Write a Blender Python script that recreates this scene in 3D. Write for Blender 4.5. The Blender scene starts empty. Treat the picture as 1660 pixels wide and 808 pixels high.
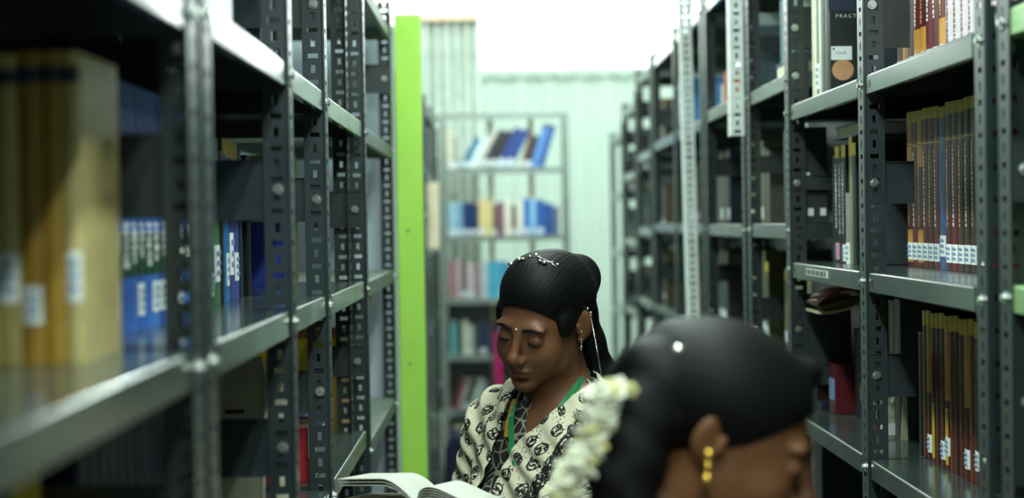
import bpy, math, random
import numpy as np
from mathutils import Vector, Matrix
random.seed(7)
S = bpy.context.scene
COL = S.collection
EYE = 1.5            # camera height above the floor
FPX = 2600.0         # focal length in pixels of a 1660 px wide frame
PI = math.pi

# ---------------------------------------------------------------- materials
MATS = {}
def srgb(c):
    return tuple((x/255/12.92) if x/255 <= .04045 else ((x/255+.055)/1.055)**2.4 for x in c)
def nd(nt, t, **kw):
    n = nt.nodes.new(t)
    for k, v in kw.items():
        if k in n.inputs.keys(): n.inputs[k].default_value = v
        else: setattr(n, k, v)
    return n
def base_mat(name):
    m = bpy.data.materials.new(name); m.use_nodes = True
    return m, m.node_tree, m.node_tree.nodes['Principled BSDF']
def mat(name, rgb, rough=.5, metal=0., var=.12, scale=18., bump=0., bscale=60., spec=.5, stretch=(1,1,1), coat=0.):
    """plain procedural surface: a base colour with soft noise wear, roughness wear and optional bump"""
    if name in MATS: return MATS[name]
    m, nt, b = base_mat(name)
    L = nt.links.new
    tc = nd(nt, 'ShaderNodeTexCoord'); mp = nd(nt, 'ShaderNodeMapping'); mp.inputs['Scale'].default_value = stretch
    L(tc.outputs['Object'], mp.inputs[0])
    n = nd(nt, 'ShaderNodeTexNoise', Scale=scale, Detail=4.); L(mp.outputs[0], n.inputs['Vector'])
    r = nd(nt, 'ShaderNodeValToRGB')
    c = srgb(rgb)
    r.color_ramp.elements[0].position = .3; r.color_ramp.elements[1].position = .7
    r.color_ramp.elements[0].color = tuple(max(0, x*(1-var)) for x in c)+(1,)
    r.color_ramp.elements[1].color = tuple(min(1, x*(1+var)) for x in c)+(1,)
    L(n.outputs[0], r.inputs[0]); L(r.outputs[0], b.inputs['Base Color'])
    mr = nd(nt, 'ShaderNodeMapRange'); mr.inputs[3].default_value = max(.02, rough-.08); mr.inputs[4].default_value = min(1, rough+.1)
    L(n.outputs[0], mr.inputs[0]); L(mr.outputs[0], b.inputs['Roughness'])
    b.inputs['Metallic'].default_value = metal
    b.inputs['Specular IOR Level'].default_value = spec
    b.inputs['Coat Weight'].default_value = coat
    if bump:
        n2 = nd(nt, 'ShaderNodeTexNoise', Scale=bscale, Detail=5.); L(mp.outputs[0], n2.inputs['Vector'])
        bp = nd(nt, 'ShaderNodeBump'); bp.inputs['Strength'].default_value = bump; bp.inputs['Distance'].default_value = .002
        L(n2.outputs[0], bp.inputs['Height']); L(bp.outputs[0], b.inputs['Normal'])
    MATS[name] = m
    return m
M_PAINT = mat('slate_paint', (40,50,53), .30, .1, .16, 9, .10, 30, .9)
M_SHELF = mat('grey_shelf_paint', (56,67,65), .16, .15, .12, 7, .03, 14, 1.0)
M_DULL = mat('dull_shelf_paint', (112,124,116), .5, 0, .12, 7, 0, 14, .3)
M_CASE = mat('light_grey_paint', (128,140,134), .4, .05, .1, 9)
M_GALV = mat('galvanised_steel', (222,230,226), .45, .1, .12, 25, .1, 60)
M_BOLT = mat('zinc_bolt', (205,212,208), .22, .9, .1, 60)
M_GREEN = mat('lime_green_board', (184,242,96), .5, 0, .05, 6)
M_GREENLIT = mat('green_lit_shelf', (134,172,116), .35, .1, .1, 9)  # shelf paint with the green light on the lips put into its colour
M_WHITEBOARD = mat('pale_partition_board', (196,206,222), .6, 0, .04, 3)
M_WALL = mat('pale_wall_paint', (190,208,197), .7, 0, .04, 2)
M_CEIL = mat('white_ceiling', (240,244,240), .9, 0, .02, 2)
M_FLOOR = mat('speckled_floor_tile', (120,118,110), .35, 0, .25, 60)
M_PAGE = mat('page_edges', (216,210,188), .8, 0, .15, 120, 0, 60, .2, (1,40,1))
M_WLAB = mat('white_paper_label', (235,240,238), .6, 0, .03)
M_BLAB = mat('pale_blue_print', (120,150,190), .6, 0, .35, 150)
M_GOLDT = mat('gold_lettering', (205,170,110), .4, .3, .1)
M_WTEXT = mat('white_lettering', (225,228,225), .5, 0, .05)
M_BLACKINK = mat('black_ink', (22,24,24), .6)
M_TAPE = mat('orange_tape', (196,140,58), .45, 0, .1)
M_YTAPE = mat('yellow_tape', (206,180,40), .45, 0, .12)
M_GOLD = mat('gold_jewellery', (235,190,90), .22, .95, .05)
M_SILV = mat('silver_jewellery', (225,225,215), .18, .95, .05)
def bookmat(rgb, gloss=.42):
    return mat('book_cloth_%d_%d_%d' % tuple(rgb), rgb, gloss, 0, .14, 30, .08, 200)

# ---------------------------------------------------------------- mesh helpers
class MB:
    def __init__(s): s.v = []; s.f = []; s.m = []
    def box(s, x0, x1, y0, y1, z0, z1, mi=0):
        b = len(s.v)
        s.v += [(x0,y0,z0),(x1,y0,z0),(x1,y1,z0),(x0,y1,z0),(x0,y0,z1),(x1,y0,z1),(x1,y1,z1),(x0,y1,z1)]
        for q in ((0,3,2,1),(4,5,6,7),(0,1,5,4),(1,2,6,5),(2,3,7,6),(3,0,4,7)):
            s.f.append(tuple(b+i for i in q)); s.m.append(mi)
        return s
    def hexa(s, pts, mi=0):
        b = len(s.v); s.v += [tuple(p) for p in pts]
        for q in ((0,3,2,1),(4,5,6,7),(0,1,5,4),(1,2,6,5),(2,3,7,6),(3,0,4,7)):
            s.f.append(tuple(b+i for i in q)); s.m.append(mi)
        return s
    def prism(s, prof, axis, a0, a1, mi=0):
        """closed 2-D profile swept along an axis ('x','y','z')"""
        n = len(prof); b = len(s.v)
        def p3(p, a):
            return {'x': (a, p[0], p[1]), 'y': (p[0], a, p[1]), 'z': (p[0], p[1], a)}[axis]
        for a in (a0, a1): s.v += [p3(p, a) for p in prof]
        for i in range(n):
            j = (i+1) % n; s.f.append((b+i, b+j, b+n+j, b+n+i)); s.m.append(mi)
        s.f.append(tuple(b+i for i in range(n))[::-1]); s.m.append(mi)
        s.f.append(tuple(b+n+i for i in range(n))); s.m.append(mi)
        return s
    def tube(s, pts, r, n=10, mi=0, closed=False):
        P = [Vector(p) for p in pts]; b = len(s.v); k = len(P)
        rr = r if isinstance(r, (list, tuple)) else [r]*k
        ref = Vector((0,0,1))
        for i, p in enumerate(P):
            t = (P[(i+1) % k]-P[i-1]) if closed else (P[min(i+1,k-1)]-P[max(i-1,0)])
            t.normalize()
            u = t.cross(ref if abs(t.dot(ref)) < .95 else Vector((1,0,0))).normalized(); w = t.cross(u)
            for j in range(n):
                a = 2*PI*j/n; s.v.append(tuple(p+(u*math.cos(a)+w*math.sin(a))*rr[i]))
        for i in range(k if closed else k-1):
            for j in range(n):
                a = b+i*n+j; c = b+i*n+(j+1) % n; e = b+((i+1) % k)*n+(j+1) % n; d = b+((i+1) % k)*n+j
                s.f.append((a, c, e, d)); s.m.append(mi)
        if not closed:
            s.f.append(tuple(b+j for j in range(n))[::-1]); s.m.append(mi)
            s.f.append(tuple(b+(k-1)*n+j for j in range(n))); s.m.append(mi)
        return s
    def blob(s, c, r, seg=10, ring=7, mi=0, R=None):
        b = len(s.v); c = Vector(c); r = (r,)*3 if isinstance(r, (int, float)) else r
        def put(x, y, z):
            q = Vector((x*r[0], y*r[1], z*r[2]))
            if R is not None: q = R @ q
            s.v.append(tuple(c+q))
        put(0,0,-1)
        for i in range(1, ring):
            t = PI*i/ring
            for j in range(seg):
                a = 2*PI*j/seg; put(math.sin(t)*math.cos(a), math.sin(t)*math.sin(a), -math.cos(t))
        put(0,0,1)
        for j in range(seg):
            s.f.append((b, b+1+(j+1) % seg, b+1+j)); s.m.append(mi)
            l = b+1+(ring-2)*seg; s.f.append((l+j, l+(j+1) % seg, b+1+(ring-1)*seg)); s.m.append(mi)
        for i in range(ring-2):
            for j in range(seg):
                a = b+1+i*seg
                s.f.append((a+j, a+(j+1) % seg, a+seg+(j+1) % seg, a+seg+j)); s.m.append(mi)
        return s
    def mesh(s, name, mats):
        me = bpy.data.meshes.new(name); me.from_pydata(s.v, [], s.f)
        for m in (mats if isinstance(mats, (list, tuple)) else [mats]): me.materials.append(m)
        if any(s.m): me.polygons.foreach_set('material_index', s.m)
        me.update(); return me
    def build(s, name, mats, parent=None, smooth=False, bevel=0, loc=None, seg=2):
        me = s.mesh(name, mats)
        o = link(name, me, parent, loc)
        if smooth: me.polygons.foreach_set('use_smooth', [True]*len(me.polygons))
        if bevel:
            bv = o.modifiers.new('bevel', 'BEVEL'); bv.width = bevel; bv.segments = seg; bv.limit_method = 'ANGLE'
        return o
def link(name, me, parent=None, loc=None):
    o = bpy.data.objects.new(name, me); COL.objects.link(o)
    if parent is not None: o.parent = parent
    if loc is not None: o.location = loc
    return o
def tag(o, label=None, cat=None, group=None, kind=None):
    if label: o['label'] = label
    if cat: o['category'] = cat
    if group: o['group'] = group
    if kind: o['kind'] = kind
    return o
def empty(name, loc, label, cat, group=None, rz=0):
    o = bpy.data.objects.new(name, None); COL.objects.link(o); o.location = loc; o.rotation_euler = (0,0,rz)
    o.empty_display_size = .05
    return tag(o, label, cat, group)
def struct(o): o['kind'] = 'structure'; return o

# ---------------------------------------------------------------- slotted-angle racks
PITCH = .0236
def flange_cells(w, z0, z1, pitch=PITCH):
    """cells (u0,u1,v0,v1) of a steel strip with alternating upright and lying slots"""
    u = [0, (w-.018)/2, (w-.0075)/2, (w+.0075)/2, (w+.018)/2, w]
    rows = []; z = z0; k = 0
    while z < z1-1e-6:
        e = min(z+pitch, z1); c = (z+e)/2; hh = .0072 if k % 2 else .0042
        rows.append((z, c-hh, ())); rows.append((c-hh, c+hh, (2,) if k % 2 else (1,2,3))); rows.append((c+hh, e, ()))
        z = e; k += 1
    return u, rows
def add_flange(mb, w, z0, z1, place, t=.0022):
    """place(u, v, d) -> xyz, d through the thickness"""
    u, rows = flange_cells(w, z0, z1)
    idx = {}
    def V(i, zz, d):
        key = (i, round(zz, 6), d)
        if key not in idx:
            idx[key] = len(mb.v); mb.v.append(place(u[i], zz, t if d else 0.))
        return idx[key]
    solid = set(); R = len(rows)
    for r, (a, b, holes) in enumerate(rows):
        for c in range(5):
            if c not in holes: solid.add((r, c))
    for (r, c) in solid:
        a, b, _ = rows[r]
        mb.f.append((V(c,a,0), V(c+1,a,0), V(c+1,b,0), V(c,b,0))); mb.m.append(0)
        mb.f.append((V(c,a,1), V(c,b,1), V(c+1,b,1), V(c+1,a,1))); mb.m.append(0)
        for (rr, cc, p, q) in ((r-1,c,(c,a),(c+1,a)), (r+1,c,(c+1,b),(c,b)), (r,c-1,(c,b),(c,a)), (r,c+1,(c+1,a),(c+1,b))):
            if (rr, cc) not in solid:
                mb.f.append((V(p[0],p[1],1), V(q[0],q[1],1), V(q[0],q[1],0), V(p[0],p[1],0))); mb.m.append(0)
POSTS = {}
WX, WY = .039, .052
def post_mesh(dx, dy, H, m=None):
    """slotted angle, corner at the origin, one flange along x (dx=+-1), the other along y (dy=+-1)"""
    key = (dx, dy, round(H, 2), m.name if m else '')
    if key not in POSTS:
        mb = MB()
        add_flange(mb, WX, 0, H, lambda u, v, d: (dx*u, dy*d, v))
        add_flange(mb, WY, 0, H, lambda u, v, d: (dx*d, dy*u, v))
        mb.tube([(dx*.0021, dy*.0021, 0), (dx*.0021, dy*.0021, H)], .0031, 10)
        me = mb.mesh('upright_post', m or M_PAINT)
        POSTS[key] = me
    return POSTS[key]
BOLT = {}
def bolt(parent, x, y, z, axis, r=.009, L=.007):
    """hexagon-ish head with washer; axis gives the direction the head points"""
    if axis not in BOLT:
        mb = MB(); n = 12
        prof = [(math.cos(2*PI*i/n)*r, math.sin(2*PI*i/n)*r) for i in range(n)]
        prof2 = [(math.cos(2*PI*i/6)*r*.66, math.sin(2*PI*i/6)*r*.66) for i in range(6)]
        ax = axis[1]; s = 1 if axis[0] == '+' else -1
        mb.prism(prof, ax, 0, s*.0018); mb.prism(prof2, ax, s*.0018, s*L)
        me = mb.mesh('bolt', M_BOLT); BOLT[axis] = me
    o = link('bolt', BOLT[axis], parent, (x, y, z)); return o
def shelf_board(parent, xf, side, y0, y1, z, D, m=None, lip=.037):
    """sheet-steel shelf: flat top, folded lips on four sides with a small return; xf = front plane, side=+1 goes to +x"""
    mb = MB(); t = .0012
    xa, xb = (xf, xf+D) if side > 0 else (xf-D, xf)
    r = .0045; T_ = .0016
    arc = [(r-r*math.sin(a), -r+r*math.cos(a)) for a in [PI/2*i/5 for i in range(6)]]
    arc2 = [(T_, -lip+.002), (T_, -r)]+[(r-(r-T_)*math.sin(a), -r+(r-T_)*math.cos(a)) for a in [PI/2*(5-i)/5 for i in range(1, 6)]]
    prof = [(D, 0)]+arc+[(0, -lip), (.002, -lip-T_), (.012, -lip-T_), (.012, -lip)]+[(.0025, -lip)]+arc2+[(D, -T_)]
    prof = [(xf+side*p[0], z+p[1]) for p in prof]
    mb.prism(prof, 'y', y0, y1)
    bx = xf+side*D; bx0, bx1 = sorted((bx, bx-side*t)); mb.box(bx0, bx1, y0, y1, z-lip, z-t)
    mb.box(xa+.002, xb-.002, y0, y0+t, z-lip, z-t); mb.box(xa+.002, xb-.002, y1-t, y1, z-lip, z-t)
    # folded doubling piece near each end of the lip, as on the real boards
    px = xf-side*.0012
    e0, e1 = sorted((px, xf))
    mb.box(e0, e1, y0+.058, y0+.066, z-lip+.001, z-.001)
    o = mb.build('shelf_board', m or M_SHELF, parent)
    for yy in (y0+.028, y1-.03):
        h0, h1 = sorted((xf-side*.0004, xf+side*.0004))
        MB().box(h0, h1, yy-.004, yy+.004, z-lip*.72, z-lip*.36).build('lip_slot', M_BLACKINK, o)
    return o
def side_plate(parent, xf, side, y, z0, z1, w, bolts=True, face=-1):
    mb = MB(); a, b = sorted((xf+side*.002, xf+side*w))
    mb.box(a, b, y, y+.0015, z0, z1)
    mb.box(a, b, y-.004, y, z0, z0+.0015); mb.box(a, b, y-.004, y, z1-.0015, z1)
    o = mb.build('side_plate', M_PAINT, parent)
    if bolts:
        bolt(o, xf+side*.017, y-.0045, (z0+z1)/2, '-y')
    return o
def rack(name, label, side, xf, y0, y1, posts, bays, D, ztop, plates, back=None, group=None, postmats={}, leans={}, far_end=True, lipm=None):
    """posts: list of (y, dy, inset); bays: list of (ya, yb, [board heights rel. to the eye]); plates: list of (y, z0, z1, w)"""
    if side > 0:
        bays = [(a, b, [z-.012 for z in zs]) for (a, b, zs) in bays]; plates = [(p, a-.012, b-.012, w) for (p, a, b, w) in plates]
    root = empty(name, (xf, y0, 0), label, 'shelving rack', group)
    def rel(o):
        o.location = (o.location[0]-xf, o.location[1]-y0, o.location[2]); return o
    H = EYE+ztop
    for i, (py, dy, ins) in enumerate(posts):
        me = post_mesh(side, dy, H, postmats.get(i))
        o = link('upright_post', me, root, (side*ins, py-y0, 0))
        if i in leans: o.rotation_euler = leans[i]
        rear = link('upright_post', post_mesh(-side, dy, H), root, (side*D, py-y0, 0))
        for z in sorted({zz for (a, b, zs) in bays if abs(a-py) < .12 or abs(b-py) < .12 for zz in zs}):
            bolt(o, -side*.0, dy*WY*.5, EYE+z-.018, '-x' if side > 0 else '+x', .0085)
    for (ya, yb, zs) in bays:
        for z in zs:
            rel(shelf_board(root, xf+side*.0028, side, ya, yb, EYE+z, D-.006, (lipm or {}).get(round(z, 3))))
    for (py, z0, z1, w) in plates:
        rel(side_plate(root, xf+side*.0005, side, py, EYE+z0, EYE+z1, w))
    if back:
        for (ya, yb, z0, z1) in back:
            a, b = sorted((xf+side*(D+.003), xf+side*(D+.0045)))
            rel(MB().box(a, b, ya, yb, EYE+z0, EYE+z1).build('back_panel', M_PAINT, root))
    return root

# ---------------------------------------------------------------- books
ORD = ['first','second','third','fourth','fifth','sixth','seventh','eighth','ninth','tenth','eleventh','twelfth','thirteenth','fourteenth','fifteenth','sixteenth','seventeenth','eighteenth','nineteenth','twentieth','twenty-first','twenty-second','twenty-third','twenty-fourth']
def book(name, label, group, x, y, z, out, t, h, d, rgb, bands=(), lean=0, txt=None, cat='book', pages=True, flat=False, gloss=.42):
    """standing book. out = angle of the spine's outward direction; bands: (f0,f1,material,width fraction)"""
    root_m = bookmat(rgb, gloss)
    mb = MB(); c = .0028
    n = 6; prof = []
    for i in range(n+1):                       # rounded spine
        a = -1+2*i/n; prof.append((-.0035*a*a, a*t/2))
    prof = [(p[0], p[1]) for p in prof]
    outer = prof+[(-d, t/2), (-d, t/2-c), (-.006, t/2-c), (-.006, -t/2+c), (-d, -t/2+c), (-d, -t/2)]
    mb.prism(outer, 'z', 0, h)
    o = mb.build(name, root_m, None)
    tag(o, label, cat, group)
    if flat:
        o.location = (x, y, z+t/2); o.rotation_euler = (PI/2, 0, out)
        # lying: book height runs horizontally
    else:
        zz = z+abs(math.sin(lean))*t/2
        o.location = (x, y, zz); o.rotation_mode = 'ZYX'; o.rotation_euler = (lean, 0, out)
    if pages:
        MB().box(-d+.004, -.0062, -t/2+c+.0002, t/2-c-.0002, .004, h-.004).build('pages', M_PAGE, o)
    for b in bands:
        f0, f1, m = b[:3]; wf = b[3] if len(b) > 3 else 1.
        nm = b[4] if len(b) > 4 else 'spine_band'
        q = MB(); e = .0003 if nm == 'spine_band' else .0006
        pr = [(-.0035*(-1+2*i/6)**2*wf**2+e, (-1+2*i/6)*t/2*wf) for i in range(7)]
        pr2 = [(p[0]-e-.0002, p[1]) for p in pr][::-1]
        q.prism(pr+pr2, 'z', f0*h, f1*h)
        ob = q.build(nm, m, o)
        if nm == 'paper_label':
            w = MB()
            for j in range(3):
                if t*wf > .012: w.box(.0007+e-.0003, .0009+e, -t*wf*.3, t*wf*.3, (f0+(f1-f0)*(.2+.26*j))*h, (f0+(f1-f0)*(.32+.26*j))*h)
            if w.v: w.build('label_print', M_BLAB, ob)
    if txt:
        f0, f1, m = txt[:3]; q = MB(); zc = f0*h; w = txt[3] if len(txt) > 3 else .16
        while zc < f1*h:
            L = random.uniform(.003, .009); a = random.uniform(.5, 1)
            q.box(.0001, .0006, -t*w*a, t*w*random.uniform(.4, 1), zc, min(zc+L, f1*h)); zc += L+random.uniform(.0012, .004)
        q.build('spine_lettering', m, o)
    return o
NAMES = {}
def row(side, xs, y_near, z, specs, where, group, kind='bound_volume', cat='book', d=.2, gap=.0006, avoid=()):
    """specs from the near end: dict(t,h,rgb,word,bands,txt,lean,dx)"""
    if side > 0: z -= .012
    y = y_near; out = 0 if side < 0 else PI
    used = NAMES.setdefault(where, {})
    for s in specs:
        t = s['t']; w = s.get('word', 'maroon')
        if s.get('skip'): y += t; continue
        k = used.get(w, 0); used[w] = k+1
        extra = s.get('extra', '')
        label = '%s %s %s from the near end, %s' % (ORD[min(k, 23)], w, s.get('noun', 'volume'), where)
        le = s.get('lean', 0)
        foot = t/math.cos(le)
        for (a, b) in avoid:
            if y < b and y+foot > a: y = b
        book(s.get('name', kind), label, group, xs+(-1 if side < 0 else 1)*(-s.get('dx', 0)), y+foot/2, z+EYE+.0004, out, t-.0006, s['h'], s.get('d', d), s['rgb'], s.get('bands', ()), le, s.get('txt'), cat, gloss=s.get('gloss', .42))
        y += foot+gap+s.get('gap', 0)
    return y
# ================================================================= room
def plane_box(name, x0, x1, y0, y1, z0, z1, m):
    return struct(MB().box(x0, x1, y0, y1, z0, z1).build(name, m))
CEILZ = EYE+1.40
plane_box('floor', -1.9, 2.6, -1.2, 12.1, -.05, 0, M_FLOOR)
plane_box('ceiling', -1.9, 2.6, -1.2, 12.1, CEILZ, CEILZ+.08, M_CEIL)
plane_box('wall_left', -1.98, -1.9, -1.2, 12.1, 0, CEILZ, M_WALL)
plane_box('wall_right', 2.6, 2.68, -1.2, 12.1, 0, CEILZ, M_WALL)
plane_box('wall_near', -1.9, 2.6, -1.28, -1.2, 0, CEILZ, mat('dim_grey_wall', (96,100,98), .8))
# far wall: folded sheet cladding below, plain plaster above a perforated rail
mb = MB(); x = -1.9; prof = []
while x < 2.6:
    prof += [(x, 12.0), (x+.10, 12.0), (x+.115, 11.985), (x+.20, 11.985)]; x += .215
prof = [p for p in prof if p[0] < 2.59]+[(2.6, 12.0)]
mb.prism(prof+[(2.6, 12.1), (-1.9, 12.1)], 'z', 0, EYE+1.10)
struct(mb.build('wall_back', M_WALL))
plane_box('wall_back_upper', -1.9, 2.6, 12.02, 12.1, EYE+1.10, CEILZ, M_CEIL)
mb = MB().box(-1.9, 2.6, 11.955, 12.02, EYE+1.085, EYE+1.13)
for i in range(30):
    mb.box(-1.85+i*.15, -1.85+i*.15+.07, 11.95, 11.956, EYE+1.10, EYE+1.115, 1)
struct(mb.build('trim_1', [M_WALL, mat('rail_slot_grey', (165,180,172), .6)]))

# ================================================================= camera
fwd_c = Vector(((806-830)/FPX, (404-362)/FPX, -1)).normalized()
up_c = Vector((-math.sin(.016), math.cos(.016), 0)); up_c = (up_c-fwd_c*up_c.dot(fwd_c)).normalized()
right_c = fwd_c.cross(up_c)
R = Matrix((tuple(right_c), tuple(fwd_c), tuple(up_c)))      # camera space -> world
cam = bpy.data.cameras.new('camera'); co = bpy.data.objects.new('camera', cam); COL.objects.link(co)
co.matrix_world = Matrix.Translation((0, 0, EYE)) @ R.to_4x4()
cam.sensor_width = 36; cam.sensor_fit = 'HORIZONTAL'; cam.lens = FPX/1660*36
cam.clip_start = .05; cam.clip_end = 60
cam.dof.use_dof = True; cam.dof.focus_distance = 3.05; cam.dof.aperture_fstop = 2.35; cam.dof.aperture_blades = 0
S.camera = co
def P(px, py, Y):
    """world point at depth Y seen at a pixel of the 1660x808 frame"""
    d = R @ Vector(((px-830)/FPX, (404-py)/FPX, -1)); d *= Y/d.y
    return Vector((d.x, d.y, d.z+EYE))

# ================================================================= light
W = bpy.data.worlds.new('World'); S.world = W; W.use_nodes = True
W.node_tree.nodes['Background'].inputs[0].default_value = (.75, .95, .9, 1); W.node_tree.nodes['Background'].inputs[1].default_value = .05
def emis(name, rgb, st):
    m, nt, b = base_mat(name)
    b.inputs['Base Color'].default_value = (.8,.8,.8,1); b.inputs['Emission Color'].default_value = rgb+(1,); b.inputs['Emission Strength'].default_value = st
    return m
TUBE = emis('lit_tube', (.86, 1., .93), 14)
M_FIX = mat('white_lamp_housing', (225,230,226), .4)
def tube_lamp(label, x, y, z, L, along, power, aim=None):
    t = empty('tube_lamp', (x, y, z), label, 'ceiling lamp', 'fluorescent tube lamps under the ceiling')
    ax = (1,0) if along == 'x' else (0,1)
    mb = MB()
    h = L/2
    if along == 'x': mb.box(-h, h, -.03, .03, 0, .045)
    else: mb.box(-.03, .03, -h, h, 0, .045)
    mb.build('lamp_housing', M_FIX, t, bevel=.004)
    a = (-h+.03, 0, -.022) if along == 'x' else (0, -h+.03, -.022)
    b = (h-.03, 0, -.022) if along == 'x' else (0, h-.03, -.022)
    MB().tube([a, b], .014, 12).build('glass_tube', TUBE, t, smooth=True)
    for p in (a, b):
        MB().box(p[0]-.018, p[0]+.018, p[1]-.018, p[1]+.018, -.042, 0).build('tube_holder', M_FIX, t)
    MB().box(-.012, .012, -.012, .012, .045, CEILZ-z).build('hanging_rod', M_FIX, t)
    li = bpy.data.lights.new('tube_light', 'AREA'); li.shape = 'RECTANGLE'; li.size = L if along == 'x' else .05; li.size_y = .05 if along == 'x' else L
    li.energy = power; li.color = (.84, 1., .92)
    o = bpy.data.objects.new('tube_light', li); COL.objects.link(o); o.parent = t; o.location = (0, 0, -.05)
    if aim:
        l2 = li.copy(); l2.energy = aim; l2.name = 'tube_uplight'; o2 = bpy.data.objects.new('tube_uplight', l2); COL.objects.link(o2); o2.parent = t; o2.location = (0, 0, .052); o2.rotation_euler = (PI, 0, 0)
    return t
for (lab, x, y, z, L, al, p, up) in [
    ('fluorescent tube lamp above and behind the camera', .25, -.5, EYE+1.20, 1.2, 'y', 36, 0),
    ('added fill tube lamp high over the nearest part of the aisle', .12, 1.0, EYE+1.28, 1.2, 'y', 27, 0),  # unseen lamp added to brighten the gold and blue volumes
    ('added fill tube lamp hung over the reading woman', .2, 2.35, EYE+1.0, 1.2, 'y', 22, 0),  # added unseen lamp, hung low to reach the blue volumes
    ('fluorescent tube lamp high over the middle of the aisle', .12, 4.0, EYE+1.28, 1.2, 'y', 21, 0),
    ('fluorescent tube lamp over the aisle behind the reading woman', .2, 6.9, EYE+1.28, 1.2, 'y', 30, 0),
    ('fluorescent tube lamp over the far end of the aisle', .25, 8.9, EYE+1.31, 1.2, 'x', 30, 0),
    ('fluorescent tube lamp over the next aisle on the right', 1.75, 5.2, EYE+1.28, 1.2, 'y', 27, 0),
    ('fluorescent tube lamp seen above the far right racks', 1.75, 9.6, EYE+1.285, 1.2, 'x', 20, 0),
    ('fluorescent tube lamp behind the left racks', -1.3, 5.4, EYE+1.28, 1.2, 'y', 60, 0)]:
    tube_lamp(lab, x, y, z, L, al, p, up)

# added glow panels on the far wall and ceiling to whiten that end
M_GLOW = emis('glow_emission', (.90, 1., .96), 2.7)
wn = empty('added_glow_1', (.35, 12.0, EYE+1.27), 'added glowing strip high in the far wall', None); del wn['label']; struct(wn)
wf = MB().box(-2.2, 2.2, -.02, .02, -.13, -.115).box(-2.2, 2.2, -.02, .02, .112, .127).build('glow_frame', M_FIX, wn)
MB().box(-2.2, 2.2, -.004, .004, -.115, .112).build('glow_pane', M_GLOW, wn)
rl = empty('added_glow_2', (.35, 10.2, CEILZ-.012), 'added glowing panel under the far ceiling', None); del rl['label']; struct(rl)
MB().box(-2.1, 2.1, -1.7, 1.7, 0, .006).build('glow_pane', M_GLOW, rl)
MB().box(-2.14, 2.14, -1.74, -1.70, -.01, .01).box(-2.14, 2.14, 1.70, 1.74, -.01, .01).box(-2.14, -2.10, -1.7, 1.7, -.01, .01).box(2.10, 2.14, -1.7, 1.7, -.01, .01).build('glow_frame', M_FIX, rl)
# ================================================================= left racks
XL, XR, D = -.306, .704, .36
PL = lambda y: [(y, .010, .100, D), (y, -.355, -.27, D)]
rack('steel_shelving_rack', 'nearest grey slotted-angle rack on the left, holding the gold volumes', -1, XL, .55, 1.66,
     [(.57, 1, 0), (1.66, -1, 0)], [(.58, 1.65, [.62, .236, -.125, -.49, -.84, -1.2, -1.42])], D, .66, [], back=[(.58, 1.65, -1.4, .6)])
rack('steel_shelving_rack', 'grey slotted-angle rack on the left, holding the blue volumes with white labels', -1, XL, 1.685, 3.70,
     [(1.685, 1, 0), (2.38, 1, 0), (2.885, 1, 0), (3.685, -1, .030)],
     [(1.70, 2.385, [.62, .245, -.125, -.49, -.84, -1.2, -1.42]), (2.39, 2.89, [.62, .243, -.125, -.478, -.84, -1.2, -1.42]), (2.90, 3.68, [.62, .24, -.128, -.472, -.84, -1.2, -1.42])],
     D, .66, PL(1.69)+[(2.385, .010, .100, D), (2.385, -.372, -.285, D), (2.385, .375, .46, D), (2.89, .008, .087, D), (2.89, -.336, -.26, D), (2.89, .357, .44, D), (3.66, -.005, .078, .12), (3.66, -.345, -.275, .12)],
     back=[(1.70, 2.88, -1.4, .6), (2.90, 3.3, -1.4, .6)])
rack('steel_shelving_rack', 'grey slotted-angle rack on the left, its end post against the lime green board', -1, XL, 3.74, 4.77,
     [(3.74, 1, 0), (4.765, -1, 0)], [(3.75, 4.76, [.585, .234, -.133, -.513, -.84, -1.2, -1.42])], D, .66, [(4.70, .385, .47, .10), (3.745, .0, .07, .03)],
     lipm={z: M_DULL for z in (.585, .234, -.133, -.513)})
# rack far behind the green board
rack('steel_shelving_rack', 'blurred grey rack on the left beyond the lime green board', -1, -.335, 7.7, 9.2,
     [(7.7, 1, 0), (8.45, 1, 0), (9.19, -1, 0)], [(7.71, 9.18, [.58, .25, -.12, -.5, -.9, -1.3])], .4, .62, [(7.705, .0, .09, .4)], back=[(7.72, 9.18, -1.4, .6)])

gb = MB().box(-.300, -.222, 4.83, 4.868, 0, EYE+.632).build('green_board', M_GREEN, bevel=.003)
gb.location = (0, 0, 0); tag(gb, 'tall narrow lime green board standing at the end of the left racks', 'board')
for z in (-.02, -.42):
    MB().box(-.272, -.266, 4.826, 4.83, EYE+z, EYE+z+.006).build('screw', M_BOLT, gb)
gp = MB().box(-1.5, -.302, 4.84, 4.86, 0, EYE+.60).build('partition_board', M_WHITEBOARD)
tag(gp, 'pale grey partition board closing the end of the left racks', 'partition')
ev = MB().prism([(-.405, EYE-.165), (-.378, EYE-.16), (-.381, EYE-.21), (-.393, EYE-.25), (-.407, EYE-.265)], 'y', 4.834, 4.8385).build('brown_patch', mat('brown_paper', (150,100,50), .7))
tag(ev, 'torn brown paper stuck on the pale partition board', 'paper')

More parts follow.
